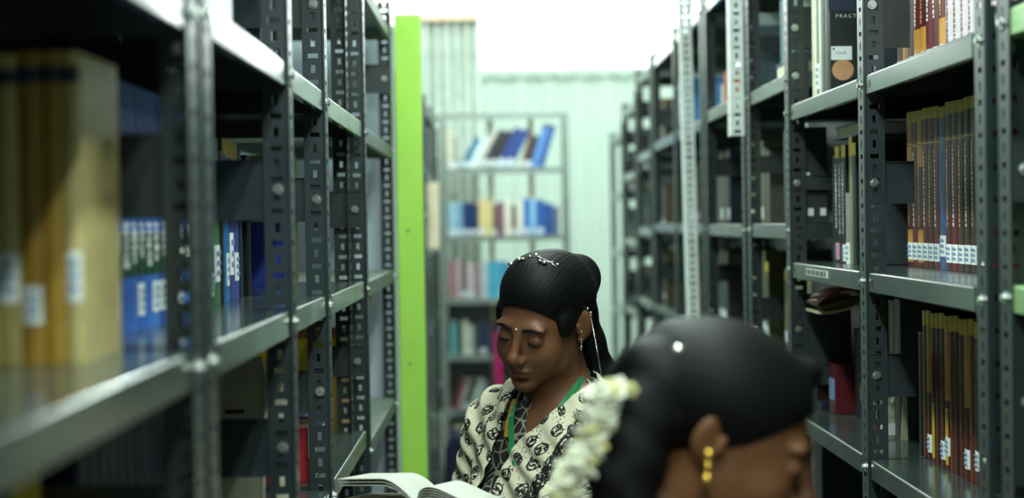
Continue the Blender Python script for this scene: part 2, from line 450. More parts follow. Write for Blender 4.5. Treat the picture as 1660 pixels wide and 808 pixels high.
# ================================================================= right racks
PR = lambda y, w=.095: [(y, .037, .118, w), (y, -.333, -.25, w)]
RZ = [.66, .284, -.093, -.452, -.81, -1.17, -1.42]
rack('steel_shelving_rack', 'nearest rack on the right with shelf lips tinted as green-lit, at the frame edge', 1, XR, 1.30, 2.255,
     [(1.32, 1, 0), (2.245, -1, .0)], [(1.33, 2.235, [.66, .296, -.085, -.452, -.81, -1.17, -1.42])], D, .72, [(2.19, -.36, -.13, D), (2.19, .03, .12, D)],
     lipm={.284: M_GREENLIT, -.097: M_GREENLIT}, back=[(1.33, 2.23, -1.4, .6)])
rack('steel_shelving_rack', 'grey slotted-angle rack on the right, holding the maroon bound volumes', 1, XR, 2.30, 4.50,
     [(2.30, 1, 0), (3.06, 1, 0), (3.85, 1, 0), (4.50, -1, 0)],
     [(2.31, 3.055, RZ), (3.066, 3.845, RZ), (3.856, 4.49, [.73, .365, .0, -.34, -.70, -1.05, -1.42])],
     D, .76, PR(3.065)+[(3.855, .42, .52, .08), (3.855, .30, .41, .05), (3.855, .08, .115, .14), (3.855, -.34, -.17, .145), (3.065, .335, .50, .09)],
     back=[(2.31, 4.49, -1.4, .7)])
rack('steel_shelving_rack', 'grey slotted-angle rack on the right with a bare galvanised splice on its front post', 1, XR, 4.545, 5.42,
     [(4.545, 1, 0), (5.41, -1, 0)], [(4.56, 5.40, [.74, .375, -.002, -.35, -.72, -1.1, -1.42])], D, .80, [(4.56, .142, .192, D), (4.56, -.275, -.212, D), (4.56, .49, .53, D)],
     postmats={0: M_PAINT}, back=[(4.58, 5.40, -1.4, .33)])
sp = link('splice_angle', post_mesh(1, 1, .55, M_GALV), None, (XR-.0445, 4.50, EYE+.235)); tag(sp, 'bare galvanised splice angle bolted on the post, ending in a bent hook', 'steel angle')
sp.rotation_euler = (0, 0, 0)
MB().prism([(XR+.0-.0, 0), (XR+.014, -.012), (XR+.03, -.016), (XR+.032, -.012), (XR+.018, .0), (XR+.002, .01)], 'y', 4.52, 4.523)  # shape kept simple
rack('steel_shelving_rack', 'grey slotted-angle rack on the right with the bare bent galvanised post', 1, XR, 5.46, 7.22,
     [(5.46, 1, 0), (6.3, 1, 0), (7.21, -1, 0)], [(5.50, 6.29, [.74, .36, -.0, -.36, -.72, -1.1, -1.42]), (6.31, 7.20, [.73, .36, -.0, -.36, -.72, -1.1, -1.42])], D, .76, [(5.47, .16, .22, D), (5.47, -.2, -.14, D)],
     postmats={}, back=[(5.5, 7.2, -1.4, .34)])
bp = link('galvanised_post', post_mesh(1, 1, EYE+.765, M_GALV), None, (XR-.046, 5.40, 0)); bp.rotation_euler = (.004, -.016, 0)
bp.location.x = XR-.046
tag(bp, 'bare galvanised slotted angle leaning a little against the right racks', 'steel angle')
for (ya, yb, zz, lab) in ((7.30, 8.05, [.72, .34, -.02, -.36], 'blurred rack on the right, third from the far end'), (8.12, 8.95, [.62, .27, -.08, -.45], 'blurred rack on the right, second from the far end'), (9.02, 9.95, [.52, .18, -.16, -.5], 'blurred rack at the far end of the right row')):
    rack('steel_shelving_rack', lab, 1, XR, ya, yb, [(ya, 1, 0), (yb, -1, 0)], [(ya+.01, yb-.01, zz+[-.8, -1.15, -1.42])], D, zz[0]+.03, [(ya+.01, zz[1]+.1, zz[1]+.18, D), (ya+.01, zz[3]+.1, zz[3]+.18, D)], back=[(ya+.02, yb-.02, -1.4, zz[0]-.05)])

# ================================================================= books on the left
GREENB = mat('dark_green_band', (16,66,48), .5)
def blue_b(i):
    b = [(.22, .40, GREENB)]
    if i in (1, 2, 5, 7, 8, 11): b.append((.06, .19, M_WLAB, .8, 'paper_label'))
    return b
def blue_t(i): return (.26+.02*(i % 3), .44, M_WTEXT, .34)
blues = [(42,92,176), (48,104,190), (58,116,198), (38,84,164), (52,100,184)]
row(-1, -.44, 1.76, -.125, [dict(t=.041, h=.300, rgb=blues[i % 5], word='blue', noun='bound volume', bands=blue_b(i), txt=blue_t(i)) for i in range(13)],
    'left rack above the near shelf', 'blue bound volumes with a dark green band')
golds = [(176,160,98), (186,164,92), (160,126,44), (148,114,36), (192,176,118)]
x = -.385
for i, (t, g, hh) in enumerate([(.016, 4, .29), (.020, 2, .29), (.022, 3, .29), (.022, 0, .288), (.024, 1, .29), (.026, 2, .29), (.03, 0, .288)]):
    o = book('gold_volume', '%s gold bound volume from the post, facing out at the left frame edge' % ORD[i], 'gold bound volumes at the left edge', x-t/2, 1.49, EYE-.1246, -PI/2, t-.0006, hh, .15, golds[g],
         [(.90, .955, mat('navy_band', (42,46,66), .5))]+([(.20, .36, M_WLAB, .9, 'paper_label')] if i in (0, 3, 4, 5) else [(.13, .25, M_WLAB, .8, 'paper_label')] if i == 2 else []))
    x -= t
row(-1, -.45, 2.52, -.125, [dict(t=.045, h=.262, rgb=(24,84,58), word='dark green', bands=[(.06,.2,M_WLAB,.8,'paper_label')]), dict(t=.05, h=.268, rgb=(46,116,66), word='green', bands=[(.14,.36,M_WLAB,.9,'paper_label')]),
    dict(t=.04, h=.25, rgb=(14,20,24), word='black'), dict(t=.05, h=.272, rgb=(34,106,164), word='bright blue', bands=[(.9,1,M_YTAPE),(.1,.3,M_WLAB,.5,'paper_label')]), dict(t=.045, h=.275, rgb=(50,66,136), word='indigo', bands=[(.88,1,M_YTAPE),(.16,.42,M_WLAB,.8,'paper_label')], gap=.002),
    dict(t=.05, h=.27, rgb=(56,76,150), word='violet blue', bands=[(.88,1,M_YTAPE),(.12,.3,M_WLAB,.8,'paper_label')]), dict(t=.045, h=.262, rgb=(18,34,60), word='navy'), dict(t=.04, h=.255, rgb=(20,28,34), word='charcoal')],
    'second bay of the left rack, middle shelf', 'mixed volumes in the second left bay', avoid=[(2.875, 2.905)])
row(-1, -.45, 3.42, -.128, [dict(t=.06, h=.235, rgb=(38,54,140), word='royal blue'), dict(t=.06, h=.235, rgb=(42,60,150), word='royal blue'), dict(t=.05, h=.285, rgb=(120,112,50), word='olive yellow', bands=[(.8,1,M_YTAPE)]), dict(t=.05, h=.285, rgb=(120,112,50), word='olive yellow', bands=[(.8,1,M_YTAPE)])],
    'third left bay, middle shelf', 'volumes in the third left bay')
row(-1, -.46, 1.75, -.49, [dict(t=.045, h=.26+.01*(i % 3), rgb=[(22,34,66), (26,40,84), (16,24,40), (30,50,96)][i % 4], word='dark navy', bands=[(.06,.2,M_BLAB,.7,'paper_label')] if i % 3 == 1 else []) for i in range(11)],
    'left rack below the near shelf', 'navy volumes on the lower left shelf')
row(-1, -.45, 1.385, -.49, [dict(t=.05, h=.25, rgb=(20,20,20), word='black'), dict(t=.05, h=.25, rgb=(16,18,24), word='black'), dict(t=.045, h=.256, rgb=(200,180,30), word='yellow'), dict(t=.045, h=.256, rgb=(190,168,28), word='yellow')],
    'nearest left rack, low shelf', 'volumes low in the nearest left rack')
# upper left shelf: pale stacked papers
for i, (y, t, rgb) in enumerate([(1.86, .05, (226,216,232)), (1.915, .045, (214,208,226)), (1.965, .05, (232,226,236)), (2.02, .05, (220,216,230)), (2.935, .05, (66,84,96)), (2.99, .045, (60,72,80)), (3.045, .05, (48,62,70))]):
    book('pale_file' if i < 4 else 'grey_file', ('%s pale lilac file on the topmost visible shelf at left' if i < 4 else '%s slate file in the second bay of the top left shelf') % ORD[i if i < 4 else i-4], 'files on the top left shelf', -.33 if i < 4 else -.42, y, EYE+(.2454 if i < 4 else .2434), 0, t, .145 if i < 4 else .24, .2, rgb)
# cream folder and papers lower down, second bay
fo = MB().prism([(-.452, EYE-.4776), (-.379, EYE-.4776), (-.368, EYE-.235), (-.372, EYE-.205), (-.452, EYE-.200)], 'y', 2.52, 2.528).build('cream_folder', mat('cream_card', (206,200,176), .7))
tag(fo, 'cream folder with a black bar standing in the second left bay, low shelf', 'folder')
MB().box(-.432, -.402, 2.519, 2.52, EYE-.293, EYE-.287).build('black_bar', M_BLACKINK, fo)
MB().prism([(-.3775, EYE-.4776), (-.374, EYE-.4776), (-.362, EYE-.212), (-.367, EYE-.207)], 'y', 2.516, 2.5185).build('folded_edge', M_PAGE, fo)
fp = MB().prism([(-.37, EYE-.4775), (-.340, EYE-.4775), (-.338, EYE-.27), (-.34, EYE-.255), (-.335, EYE-.225), (-.352, EYE-.19), (-.364, EYE-.2)], 'y', 2.60, 2.604).build('loose_paper', M_PAGE)
tag(fp, 'crumpled cream sheet standing just behind the cream folder', 'paper')
row(-1, -.44, 2.63, -.478, [dict(t=.03, h=.20, rgb=(226,226,220), word='white'), dict(t=.035, h=.2, rgb=(196,188,60), word='mustard', bands=[(.02,.2,M_BLAB,.8,'paper_label')]), dict(t=.04, h=.22, rgb=(70,90,104), word='slate', bands=[(.05,.3,M_WLAB,.8,'paper_label')]), dict(t=.04, h=.24, rgb=(24,34,56), word='navy')],
    'second left bay, low shelf behind the folder', 'small books low in the second left bay')
def lying(name, label, cat, x0, x1, y0, y1, z0, h, rgb, group=None):
    """a closed book or box lying flat: cover with a page block inset on three sides"""
    mb = MB(); c = .003
    mb.box(x0, x1, y0, y1, z0, z0+c); mb.box(x0, x1, y0, y1, z0+h-c, z0+h); mb.box(x1-c, x1, y0, y1, z0+c, z0+h-c)
    o = mb.build(name, bookmat(rgb), bevel=.0006); tag(o, label, cat, group)
    MB().box(x0+.004, x1-c-.0002, y0+.004, y1-.004, z0+c+.0001, z0+h-c-.0001).build('pages', M_PAGE, o)
    return o
gx = MB().box(-.52, -.345, 2.98, 3.20, EYE-.4716, EYE-.39).box(-.52, -.345, 2.976, 2.98, EYE-.404, EYE-.39).build('grey_box', mat('grey_card', (98,104,112), .6), bevel=.002)
tag(gx, 'grey card box lying on the low shelf of the third left bay', 'box')
MB().box(-.35, -.3435, 2.9755, 2.9795, EYE-.4716, EYE-.392).build('box_edge', M_WHITEBOARD, gx)
lying('navy_book', 'deep violet book lying on top of the grey card box', 'book', -.50, -.348, 2.99, 3.19, EYE-.3896, .034, (38,34,84))
rd = book('thin_booklet', 'thin red and white booklet standing beside the grey card box', None, -.352, 2.955, EYE-.4716, 0, .006, .10, .14, (190,40,52), [(.45,.98,M_WLAB,.9,'paper_label')], pages=False)
cols = [(190,160,40), (196,120,50), (176,176,50), (110,120,140), (186,60,70), (200,170,60)]
row(-1, -.385, 3.86, -.513, [dict(t=.05, h=.24+.01*(i % 2), rgb=cols[i % 6], word=['mustard','orange','olive','slate','red','amber'][i % 6]) for i in range(6)], 'last left bay, low shelf', 'bright books behind the last slotted post')

# ================================================================= books on the right
MAR = [(92,24,30), (84,22,28), (104,30,34), (74,22,26)]
def mar(i, h=.322, t=.040):
    b = [(.93, 1.0, M_YTAPE)]
    if i in (9, 11): b += [(.64, .93, M_TAPE), (.03, .24, M_TAPE), ]
    b += [(.775, .785, M_TAPE)]
    b += [(.045, .155, M_WLAB, .92, 'paper_label')]
    return dict(t=t, h=h+.001*(i % 3), rgb=MAR[i % 4], word='maroon', noun='bound volume', bands=b, txt=(.26, .74, M_GOLDT if i % 2 else M_WTEXT, .13))
lst = [mar(i) for i in range(12)]
lst.insert(6, dict(t=.043, h=.318, rgb=(62,92,150), word='steel blue', noun='bound volume', bands=[(.93,1,M_YTAPE),(.08,.21,M_WLAB,.95,'paper_label')], txt=(.45,.72,M_BLAB,.14)))
for i in (1, 2, 3): lst[i]['rgb'] = (60,42,34)
row(1, .868, 2.86, -.093, lst, 'middle shelf at right', 'maroon bound journals on the middle right shelf', gap=.001, d=.15)
row(1, .80, 2.50, .286, [dict(t=.043, h=.315, rgb=(206,196,202), word='white', noun='bound volume', bands=[(.02,.1,M_WLAB,.95,'paper_label')], txt=(.1,.95,bookmat((120,60,70)),.10)) for i in range(8)]+
    [dict(t=.042, h=.32, rgb=MAR[i % 4], word='maroon', noun='bound volume', bands=([(.10, .25, M_TAPE)] if i in (0, 3, 4, 6) else [])+[(.02,.105,M_WLAB,.95,'paper_label')], txt=(.27,.95,M_WTEXT if i % 3 else M_GOLDT,.16)) for i in range(8)],
    'top right shelf', 'bound journals on the top right shelf', gap=.0012)
def low(i):
    b = [(.90, 1, M_YTAPE)]
    if i % 4 == 0: b += [(.45, .90, M_TAPE)]
    if i in (8, 11): b += [(.03, .40, M_YTAPE, .6)]
    if i in (1, 2, 4, 8, 9, 12): b += [(.05+.02*(i % 3), .17+.02*(i % 3), M_WLAB, .95, 'paper_label')]
    return dict(t=.030, h=.285-.002*(i % 3), rgb=[(70,24,22), (84,34,18), (58,20,20), (96,44,18)][i % 4], word='dark maroon', noun='bound volume', bands=b, txt=(.3, .86, M_GOLDT, .08) if i % 2 else None)
row(1, .815, 2.66, -.452, [low(i) for i in range(14)]+[dict(t=.03, h=.24, rgb=(20,18,20), word='black')], 'low right shelf', 'dark bound journals on the low right shelf', gap=.0006)
# black box file beside the maroon row, and things behind it
bx = MB().box(.812, 1.0, 3.455, 3.52, EYE-.0926, EYE+.122).build('box_file', mat('charcoal_board', (56,66,70), .45), bevel=.003)
tag(bx, 'charcoal box file at the far end of the maroon row, middle right shelf', 'box file')
MB().box(.811, .8125, 3.46, 3.515, EYE-.088, EYE+.118).build('file_spine', mat('dark_board', (30,34,36), .5), bx)
row(1, .79, 3.535, -.093, [dict(t=.034, h=.27, rgb=(24,28,32), word='black', bands=[(.9,1,M_YTAPE)]), dict(t=.03, h=.285, rgb=(120,128,90), word='olive', bands=[(.85,1,M_YTAPE)]),
    dict(t=.04, h=.16, rgb=(128,138,142), word='pale grey', bands=[(.0,.3,M_WLAB,.9,'paper_label')]), dict(t=.034, h=.27, rgb=(22,26,28), word='black', bands=[(.9,1,M_YTAPE),(.02,.16,M_WLAB,.9,'paper_label')], txt=(.25,.85,M_WTEXT,.1)), dict(t=.034, h=.27, rgb=(26,30,32), word='black', txt=(.25,.85,M_WTEXT,.1)),
    dict(t=.04, h=.27, rgb=(30,30,32), word='black', bands=[(.9,1,M_YTAPE),(.03,.17,mat('pink_label',(220,150,170),.6),.9,'paper_label')], txt=(.3,.85,M_WTEXT,.12)), dict(t=.03, h=.25, rgb=(36,46,44), word='black')],
    'middle right shelf beyond the box file', 'dark books in the second right bay')
lying('blue_book', 'blue book lying flat on top of the dark standing books at right', 'book', .80, 1.02, 3.55, 3.78, EYE+.194, .03, (40,92,140))
bb = MB().box(.715, .80, 3.875, 3.98, EYE+.0006, EYE+.232).box(.713, .715, 3.88, 3.975, EYE+.01, EYE+.22).build('black_file', mat('black_board', (34,46,48), .5), bevel=.002)
tag(bb, 'black file with small white stickers standing in the third right bay', 'box file')
for (a, b_, c, d_) in ((.752, .766, .018, .036), (.782, .796, .018, .036), (.748, .758, .115, .123)):
    MB().box(a, b_, 3.8738, 3.875, EYE+c, EYE+d_).build('sticker', M_WLAB, bb)
# top right, second bay: book cover facing the camera, with its title
PX = .722
cv = book('practice_book', 'large black book with a white label above a tan disc, top right shelf', None, PX, 3.49, EYE+.2866, PI, .05, .335, .15, (22,34,34), pages=True)
y0 = 3.49-.0255
cv_l = MB().box(PX+.005, PX+.050, y0-.0008, y0, EYE+.353, EYE+.3825).build('call_number_label', M_WLAB); 
dk = MB().prism([(PX+.030+.0235*math.cos(2*PI*i/32), EYE+.3315+.0225*math.sin(2*PI*i/32)) for i in range(32)], 'y', y0-.0004, y0).build('tan_disc', mat('tan_print', (196,146,106), .5, 0, .1, 60))
bd = MB().box(PX+.001, PX+.13, y0-.0004, y0, EYE+.4585, EYE+.615).build('cover_band', mat('dark_blue_print', (34,46,66), .45))
def text(body, size, loc, m, parent, rot=(PI/2, 0, 0), ext=.0002):
    c = bpy.data.curves.new('text', 'FONT'); c.body = body; c.size = size; c.extrude = ext; c.materials.append(m)
    o0 = bpy.data.objects.new('cover_title', c); COL.objects.link(o0); bpy.context.view_layer.update(); me = bpy.data.meshes.new_from_object(o0.evaluated_get(bpy.context.evaluated_depsgraph_get())); bpy.data.objects.remove(o0); o = link('cover_title', me); o.location = loc; o.rotation_euler = rot
    return o
cv_t = text('P R A C T I C E', .0105, (PX+.016, y0-.0006, EYE+.4445), M_WTEXT, None)
cv_t2 = text('1214 R', .0085, (PX+.013, y0-.0012, EYE+.365), mat('grey_ink', (90,100,98), .6), None)
cv_d = MB().blob((PX+.0105, y0-.0011, EYE+.377), (.0024, .0003, .0024)).build('label_dot', M_BLACKINK)
mwi = cv.matrix_basis.inverted()
for o in (cv_l, dk, bd, cv_t, cv_t2, cv_d):
    m0 = o.matrix_basis.copy(); o.parent = cv; o.matrix_basis = mwi @ m0
cv_t2.parent = cv_l; cv_t2.matrix_basis = (Matrix.Translation((PX+.013, y0-.0012, EYE+.365)) @ Matrix.Rotation(PI/2, 4, 'X'))
cv_d.parent = cv_l; cv_d.matrix_basis = Matrix.Identity(4)
row(1, .722, 3.525, .286, [dict(t=.03, h=.29, rgb=(96,106,100), word='grey'), dict(t=.022, h=.30, rgb=(214,216,200), word='cream', lean=0), dict(t=.03, h=.285, rgb=(120,130,110), word='sage', bands=[(.05,.25,M_WLAB,.8,'paper_label')]), dict(t=.026, h=.27, rgb=(220,224,196), word='cream'), dict(t=.02, h=.25, rgb=(200,204,180), word='cream')],
    'top right shelf beyond the black cover', 'pale books beyond the black cover')
row(1, .80, 3.32, .286, [dict(t=.04, h=.30, rgb=(60,72,76), word='slate'), dict(t=.04, h=.30, rgb=(110,104,122), word='mauve')], 'top right shelf before the black cover', None)
# low shelf, second right bay
row(1, .825, 3.51, -.452, [dict(t=.045, h=.272, rgb=(66,30,44), word='wine', bands=[(.05,.2,M_BLAB,.9,'paper_label')]), dict(t=.045, h=.275, rgb=(92,28,60), word='magenta', bands=[(.1,.2,M_WLAB,.9,'paper_label')]), dict(t=.07, h=.285, rgb=(28,48,110), word='blue', bands=[(.85,1,M_YTAPE),(.16,.29,mat('pink_label',(220,150,170),.6),.95,'paper_label')]), dict(t=.06, h=.205, rgb=(26,24,28), word='black')],
    'low right shelf in the second bay', 'tall books low in the second right bay')
rb = MB().box(.79, .93, 3.765, 3.835, EYE-.4516, EYE-.335).build('red_box', bookmat((84,16,28)), bevel=.002); tag(rb, 'dark red box standing beside the blue book, low right shelf', 'box')
rb.modifiers['bevel'].segments = 3
MB().box(.788, .79, 3.775, 3.825, EYE-.42, EYE-.37).build('box_label', M_BLAB, rb)
# a magazine bent over the tops of the tall books
mb = MB(); pr = []; n = 20
for i in range(n+1):
    u = i/n; pr.append((.735+.115*u, EYE-.172+.02*math.sin(PI*u*.8)-.012*(1-u)**3))
pr2 = [(p[0], p[1]-.050*math.sin(PI*(.12+.8*i/n))**.7) for i, p in enumerate(pr)][::-1]
mg = MB().prism(pr+[(p[0], p[1]-.006) for p in pr][::-1], 'y', 3.685, 3.83, 0).prism([(p[0], p[1]+.0) for p in pr2]+[(p[0], p[1]+.006) for p in pr2][::-1], 'y', 3.685, 3.83, 1).build('bent_magazine', [mat('rust_cover', (150,80,56), .5), mat('cream_sheet', (196,186,140), .6)])
tag(mg, 'bent magazine with a rust red cover lying over the low books at right', 'magazine')
MB().prism([(.7945+.05*math.cos(2*PI*i/28)*(1), EYE-.186+.0085*math.sin(2*PI*i/28)+.010*math.cos(2*PI*i/28)) for i in range(28)], 'y', 3.69, 3.82).build('curled_pages', mat('olive_pages', (84,82,50), .6), mg)
# brochures low on the first right bay
bro = MB().prism([(.828, EYE-.4517), (.842, EYE-.4517), (.8395, EYE-.455+.165), (.836, EYE-.29)], 'y', 3.30, 3.305).build('cream_brochure', mat('cream_sheet2', (206,206,176), .6)); tag(bro, 'cream brochure standing open behind the side plate, low right shelf', 'brochure')
b2 = MB().prism([(.836, EYE-.3), (.8385, EYE-.305), (.811, EYE-.375), (.808, EYE-.37)], 'y', 3.30, 3.305).build('open_leaf', M_PAGE, bro)
gl = MB().prism([(.795, EYE-.4517), (.825, EYE-.4517), (.825, EYE-.31), (.795, EYE-.30)], 'y', 3.34, 3.345).build('glossy_leaflet', mat('green_white_print', (150,168,140), .4, 0, .8, 45)); tag(gl, 'green and white printed leaflet behind the cream brochure', 'leaflet')
MB().box(.795, .825, 3.3385, 3.34, EYE-.445, EYE-.42).build('printed_footer', M_WLAB, gl)
row(1, .84, 3.36, -.452, [dict(t=.05, h=.29, rgb=(80,86,82), word='grey'), dict(t=.05, h=.285, rgb=(108,70,60), word='brown')], 'low right shelf behind the leaflet', None)
# handwritten tag and drip on the middle lip, second bay
tg = MB().box(XR+.0005, XR+.0018, 3.42, 3.66, EYE-.118, EYE-.102).build('paper_sticker', mat('sticker_white', (206,214,206), .6)); tag(tg, 'white paper sticker with marks on the middle lip of the second right bay', 'sticker')
mb = MB()
for i in range(9): mb.box(XR-.0001, XR+.0004, 3.445+i*.024, 3.455+i*.024+.005*(i % 2), EYE-.1155, EYE-.1045)
mb.build('sticker_marks', M_BLACKINK, tg)
# third right bay (beyond the 1280 px post)
PAL = [(190,196,190), (60,110,120), (176,160,120), (200,196,160), (110,120,118), (150,60,50), (120,124,80), (52,70,110), (90,96,98), (168,172,150)]
PALN = ['pale grey','teal','tan','cream','grey','red','olive','blue','slate','sage']
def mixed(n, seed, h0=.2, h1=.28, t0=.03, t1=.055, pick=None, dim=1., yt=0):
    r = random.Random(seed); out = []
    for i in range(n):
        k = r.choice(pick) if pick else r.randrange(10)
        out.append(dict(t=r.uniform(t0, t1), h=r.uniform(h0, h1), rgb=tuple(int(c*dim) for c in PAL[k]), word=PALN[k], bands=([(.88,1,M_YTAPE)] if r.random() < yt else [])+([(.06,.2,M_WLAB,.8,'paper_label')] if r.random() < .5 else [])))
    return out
row(1, .775, 3.99, .0, [dict(t=.05, h=.25, rgb=(190,196,190), word='pale grey'), dict(t=.04, h=.26, rgb=(60,110,120), word='teal'), dict(t=.05, h=.27, rgb=(176,160,120), word='tan', lean=.0), dict(t=.045, h=.24, rgb=(96,26,24), word='deep red', bands=[(.0,.55,mat('olive_wrap',(140,142,90),.5))]), dict(t=.05, h=.25, rgb=(176,172,120), word='cream', bands=[(.9,1,M_YTAPE)]), dict(t=.05, h=.25, rgb=(150,180,180), word='pale teal', bands=[(.85,1,M_YTAPE)]), dict(t=.05, h=.22, rgb=(200,200,190), word='ivory')],
    'third right bay at eye level', 'books in the third right bay')
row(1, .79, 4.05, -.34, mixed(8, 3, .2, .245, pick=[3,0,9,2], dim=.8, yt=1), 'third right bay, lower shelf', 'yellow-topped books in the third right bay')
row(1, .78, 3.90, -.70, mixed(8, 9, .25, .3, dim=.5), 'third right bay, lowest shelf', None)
lying('blue_ledger', 'blue book lying at the front of the third right bay, upper shelf', 'book', .735, .93, 3.93, 4.2, EYE+.3656, .045, (84,110,170))
lying('grey_ledger', 'dark grey book lying on the blue book, upper shelf at right', 'book', .76, .93, 3.96, 4.2, EYE+.4108, .022, (50,60,66))
lying('pale_ledger', 'pale blue book lying on top of the dark grey book', 'book', .75, .93, 3.95, 4.18, EYE+.4330, .04, (130,164,176))
row(1, .78, 4.24, .365, [dict(t=.05, h=.30, rgb=(176,190,180), word='pale', bands=[(.86,1,M_YTAPE)]), dict(t=.05, h=.30, rgb=(150,160,150), word='grey', bands=[(.86,1,M_YTAPE)]), dict(t=.05, h=.24, rgb=(110,130,140), word='slate')], 'third right bay, upper shelf', None)
row(1, .745, 4.66, .375, [dict(t=.04, h=.2, rgb=(90,110,116), word='slate'), dict(t=.05, h=.24, rgb=(150,170,170), word='pale grey'), dict(t=.40, skip=1), dict(t=.10, h=.115, rgb=(180,56,36), word='orange red', noun='box', name='small_box', cat='box'), dict(t=.06, h=.08, rgb=(196,204,196), word='white', noun='box', name='small_box', cat='box')], 'fourth right bay, upper shelf', None)
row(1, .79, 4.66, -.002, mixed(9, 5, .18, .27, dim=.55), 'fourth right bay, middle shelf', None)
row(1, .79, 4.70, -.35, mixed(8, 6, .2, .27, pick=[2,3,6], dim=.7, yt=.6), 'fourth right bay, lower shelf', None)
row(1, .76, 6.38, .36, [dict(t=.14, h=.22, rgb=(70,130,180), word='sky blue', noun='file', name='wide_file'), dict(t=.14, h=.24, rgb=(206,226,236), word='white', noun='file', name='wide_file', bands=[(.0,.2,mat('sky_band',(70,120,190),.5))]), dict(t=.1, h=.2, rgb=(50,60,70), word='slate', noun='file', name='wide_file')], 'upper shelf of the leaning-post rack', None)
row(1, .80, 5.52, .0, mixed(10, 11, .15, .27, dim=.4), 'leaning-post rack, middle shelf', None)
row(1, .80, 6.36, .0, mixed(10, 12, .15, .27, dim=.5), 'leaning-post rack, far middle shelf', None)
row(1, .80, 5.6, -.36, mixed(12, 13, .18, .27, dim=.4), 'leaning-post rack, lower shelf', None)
for k, (ya, zz) in enumerate(((7.36, [.34, -.02, -.36]), (8.18, [.27, -.08, -.45]), (9.08, [.18, -.16, -.5]))):
    for j, z in enumerate(zz):
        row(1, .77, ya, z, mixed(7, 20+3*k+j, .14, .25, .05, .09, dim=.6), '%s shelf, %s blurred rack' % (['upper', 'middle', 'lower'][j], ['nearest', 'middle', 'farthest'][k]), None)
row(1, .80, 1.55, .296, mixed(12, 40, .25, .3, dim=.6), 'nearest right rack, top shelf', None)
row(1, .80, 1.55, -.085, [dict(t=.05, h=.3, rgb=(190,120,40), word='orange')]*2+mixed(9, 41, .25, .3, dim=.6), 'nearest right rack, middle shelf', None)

for o in [bx, bb, cv, rb, mg, bro, gl, tg]+[o for o in S.objects if o.name in ('blue_book', 'blue_ledger', 'grey_ledger', 'pale_ledger')]:
    o.location.z -= .012
# ================================================================= far bookcase and what is around it
BX0, BX1, BY = -.310, .405, 9.6
bc = empty('far_bookcase', ((BX0+BX1)/2, BY, 0), 'blurred grey steel bookcase standing across the far end of the aisle', 'bookcase')
def relb(o): o.location = (-(BX0+BX1)/2, -BY, 0); return o
BZ = [.655, .328, -.075, -.45, -.79, -1.13, -1.4]
for z in BZ: relb(MB().box(BX0, BX1, BY, BY+.3, EYE+z-.003, EYE+z).box(BX0, BX1, BY, BY+.003, EYE+z-.034, EYE+z).build('shelf_board', M_CASE, bc))
for (x, y) in ((BX0-.03, BY), (BX1, BY), (BX0-.03, BY+.27), (BX1, BY+.27)):
    relb(MB().box(x, x+.03, y, y+.003, 0, EYE+.66).box(x, x+.003, y, y+.03, 0, EYE+.66).build('upright_post', M_CASE, bc))
relb(MB().box(BX0, BX1, BY+.301, BY+.304, .02, EYE-.45).build('back_panel', M_PAINT, bc))
for x in (-.05, .20):
    relb(MB().box(x, x+.032, BY+.297, BY+.3, .1, EYE+.65).build('rear_light_strip', mat('cream_light_strip', (236,214,180), .6), bc))  # pale strips stand in for bright light showing through the case rear
used = {}
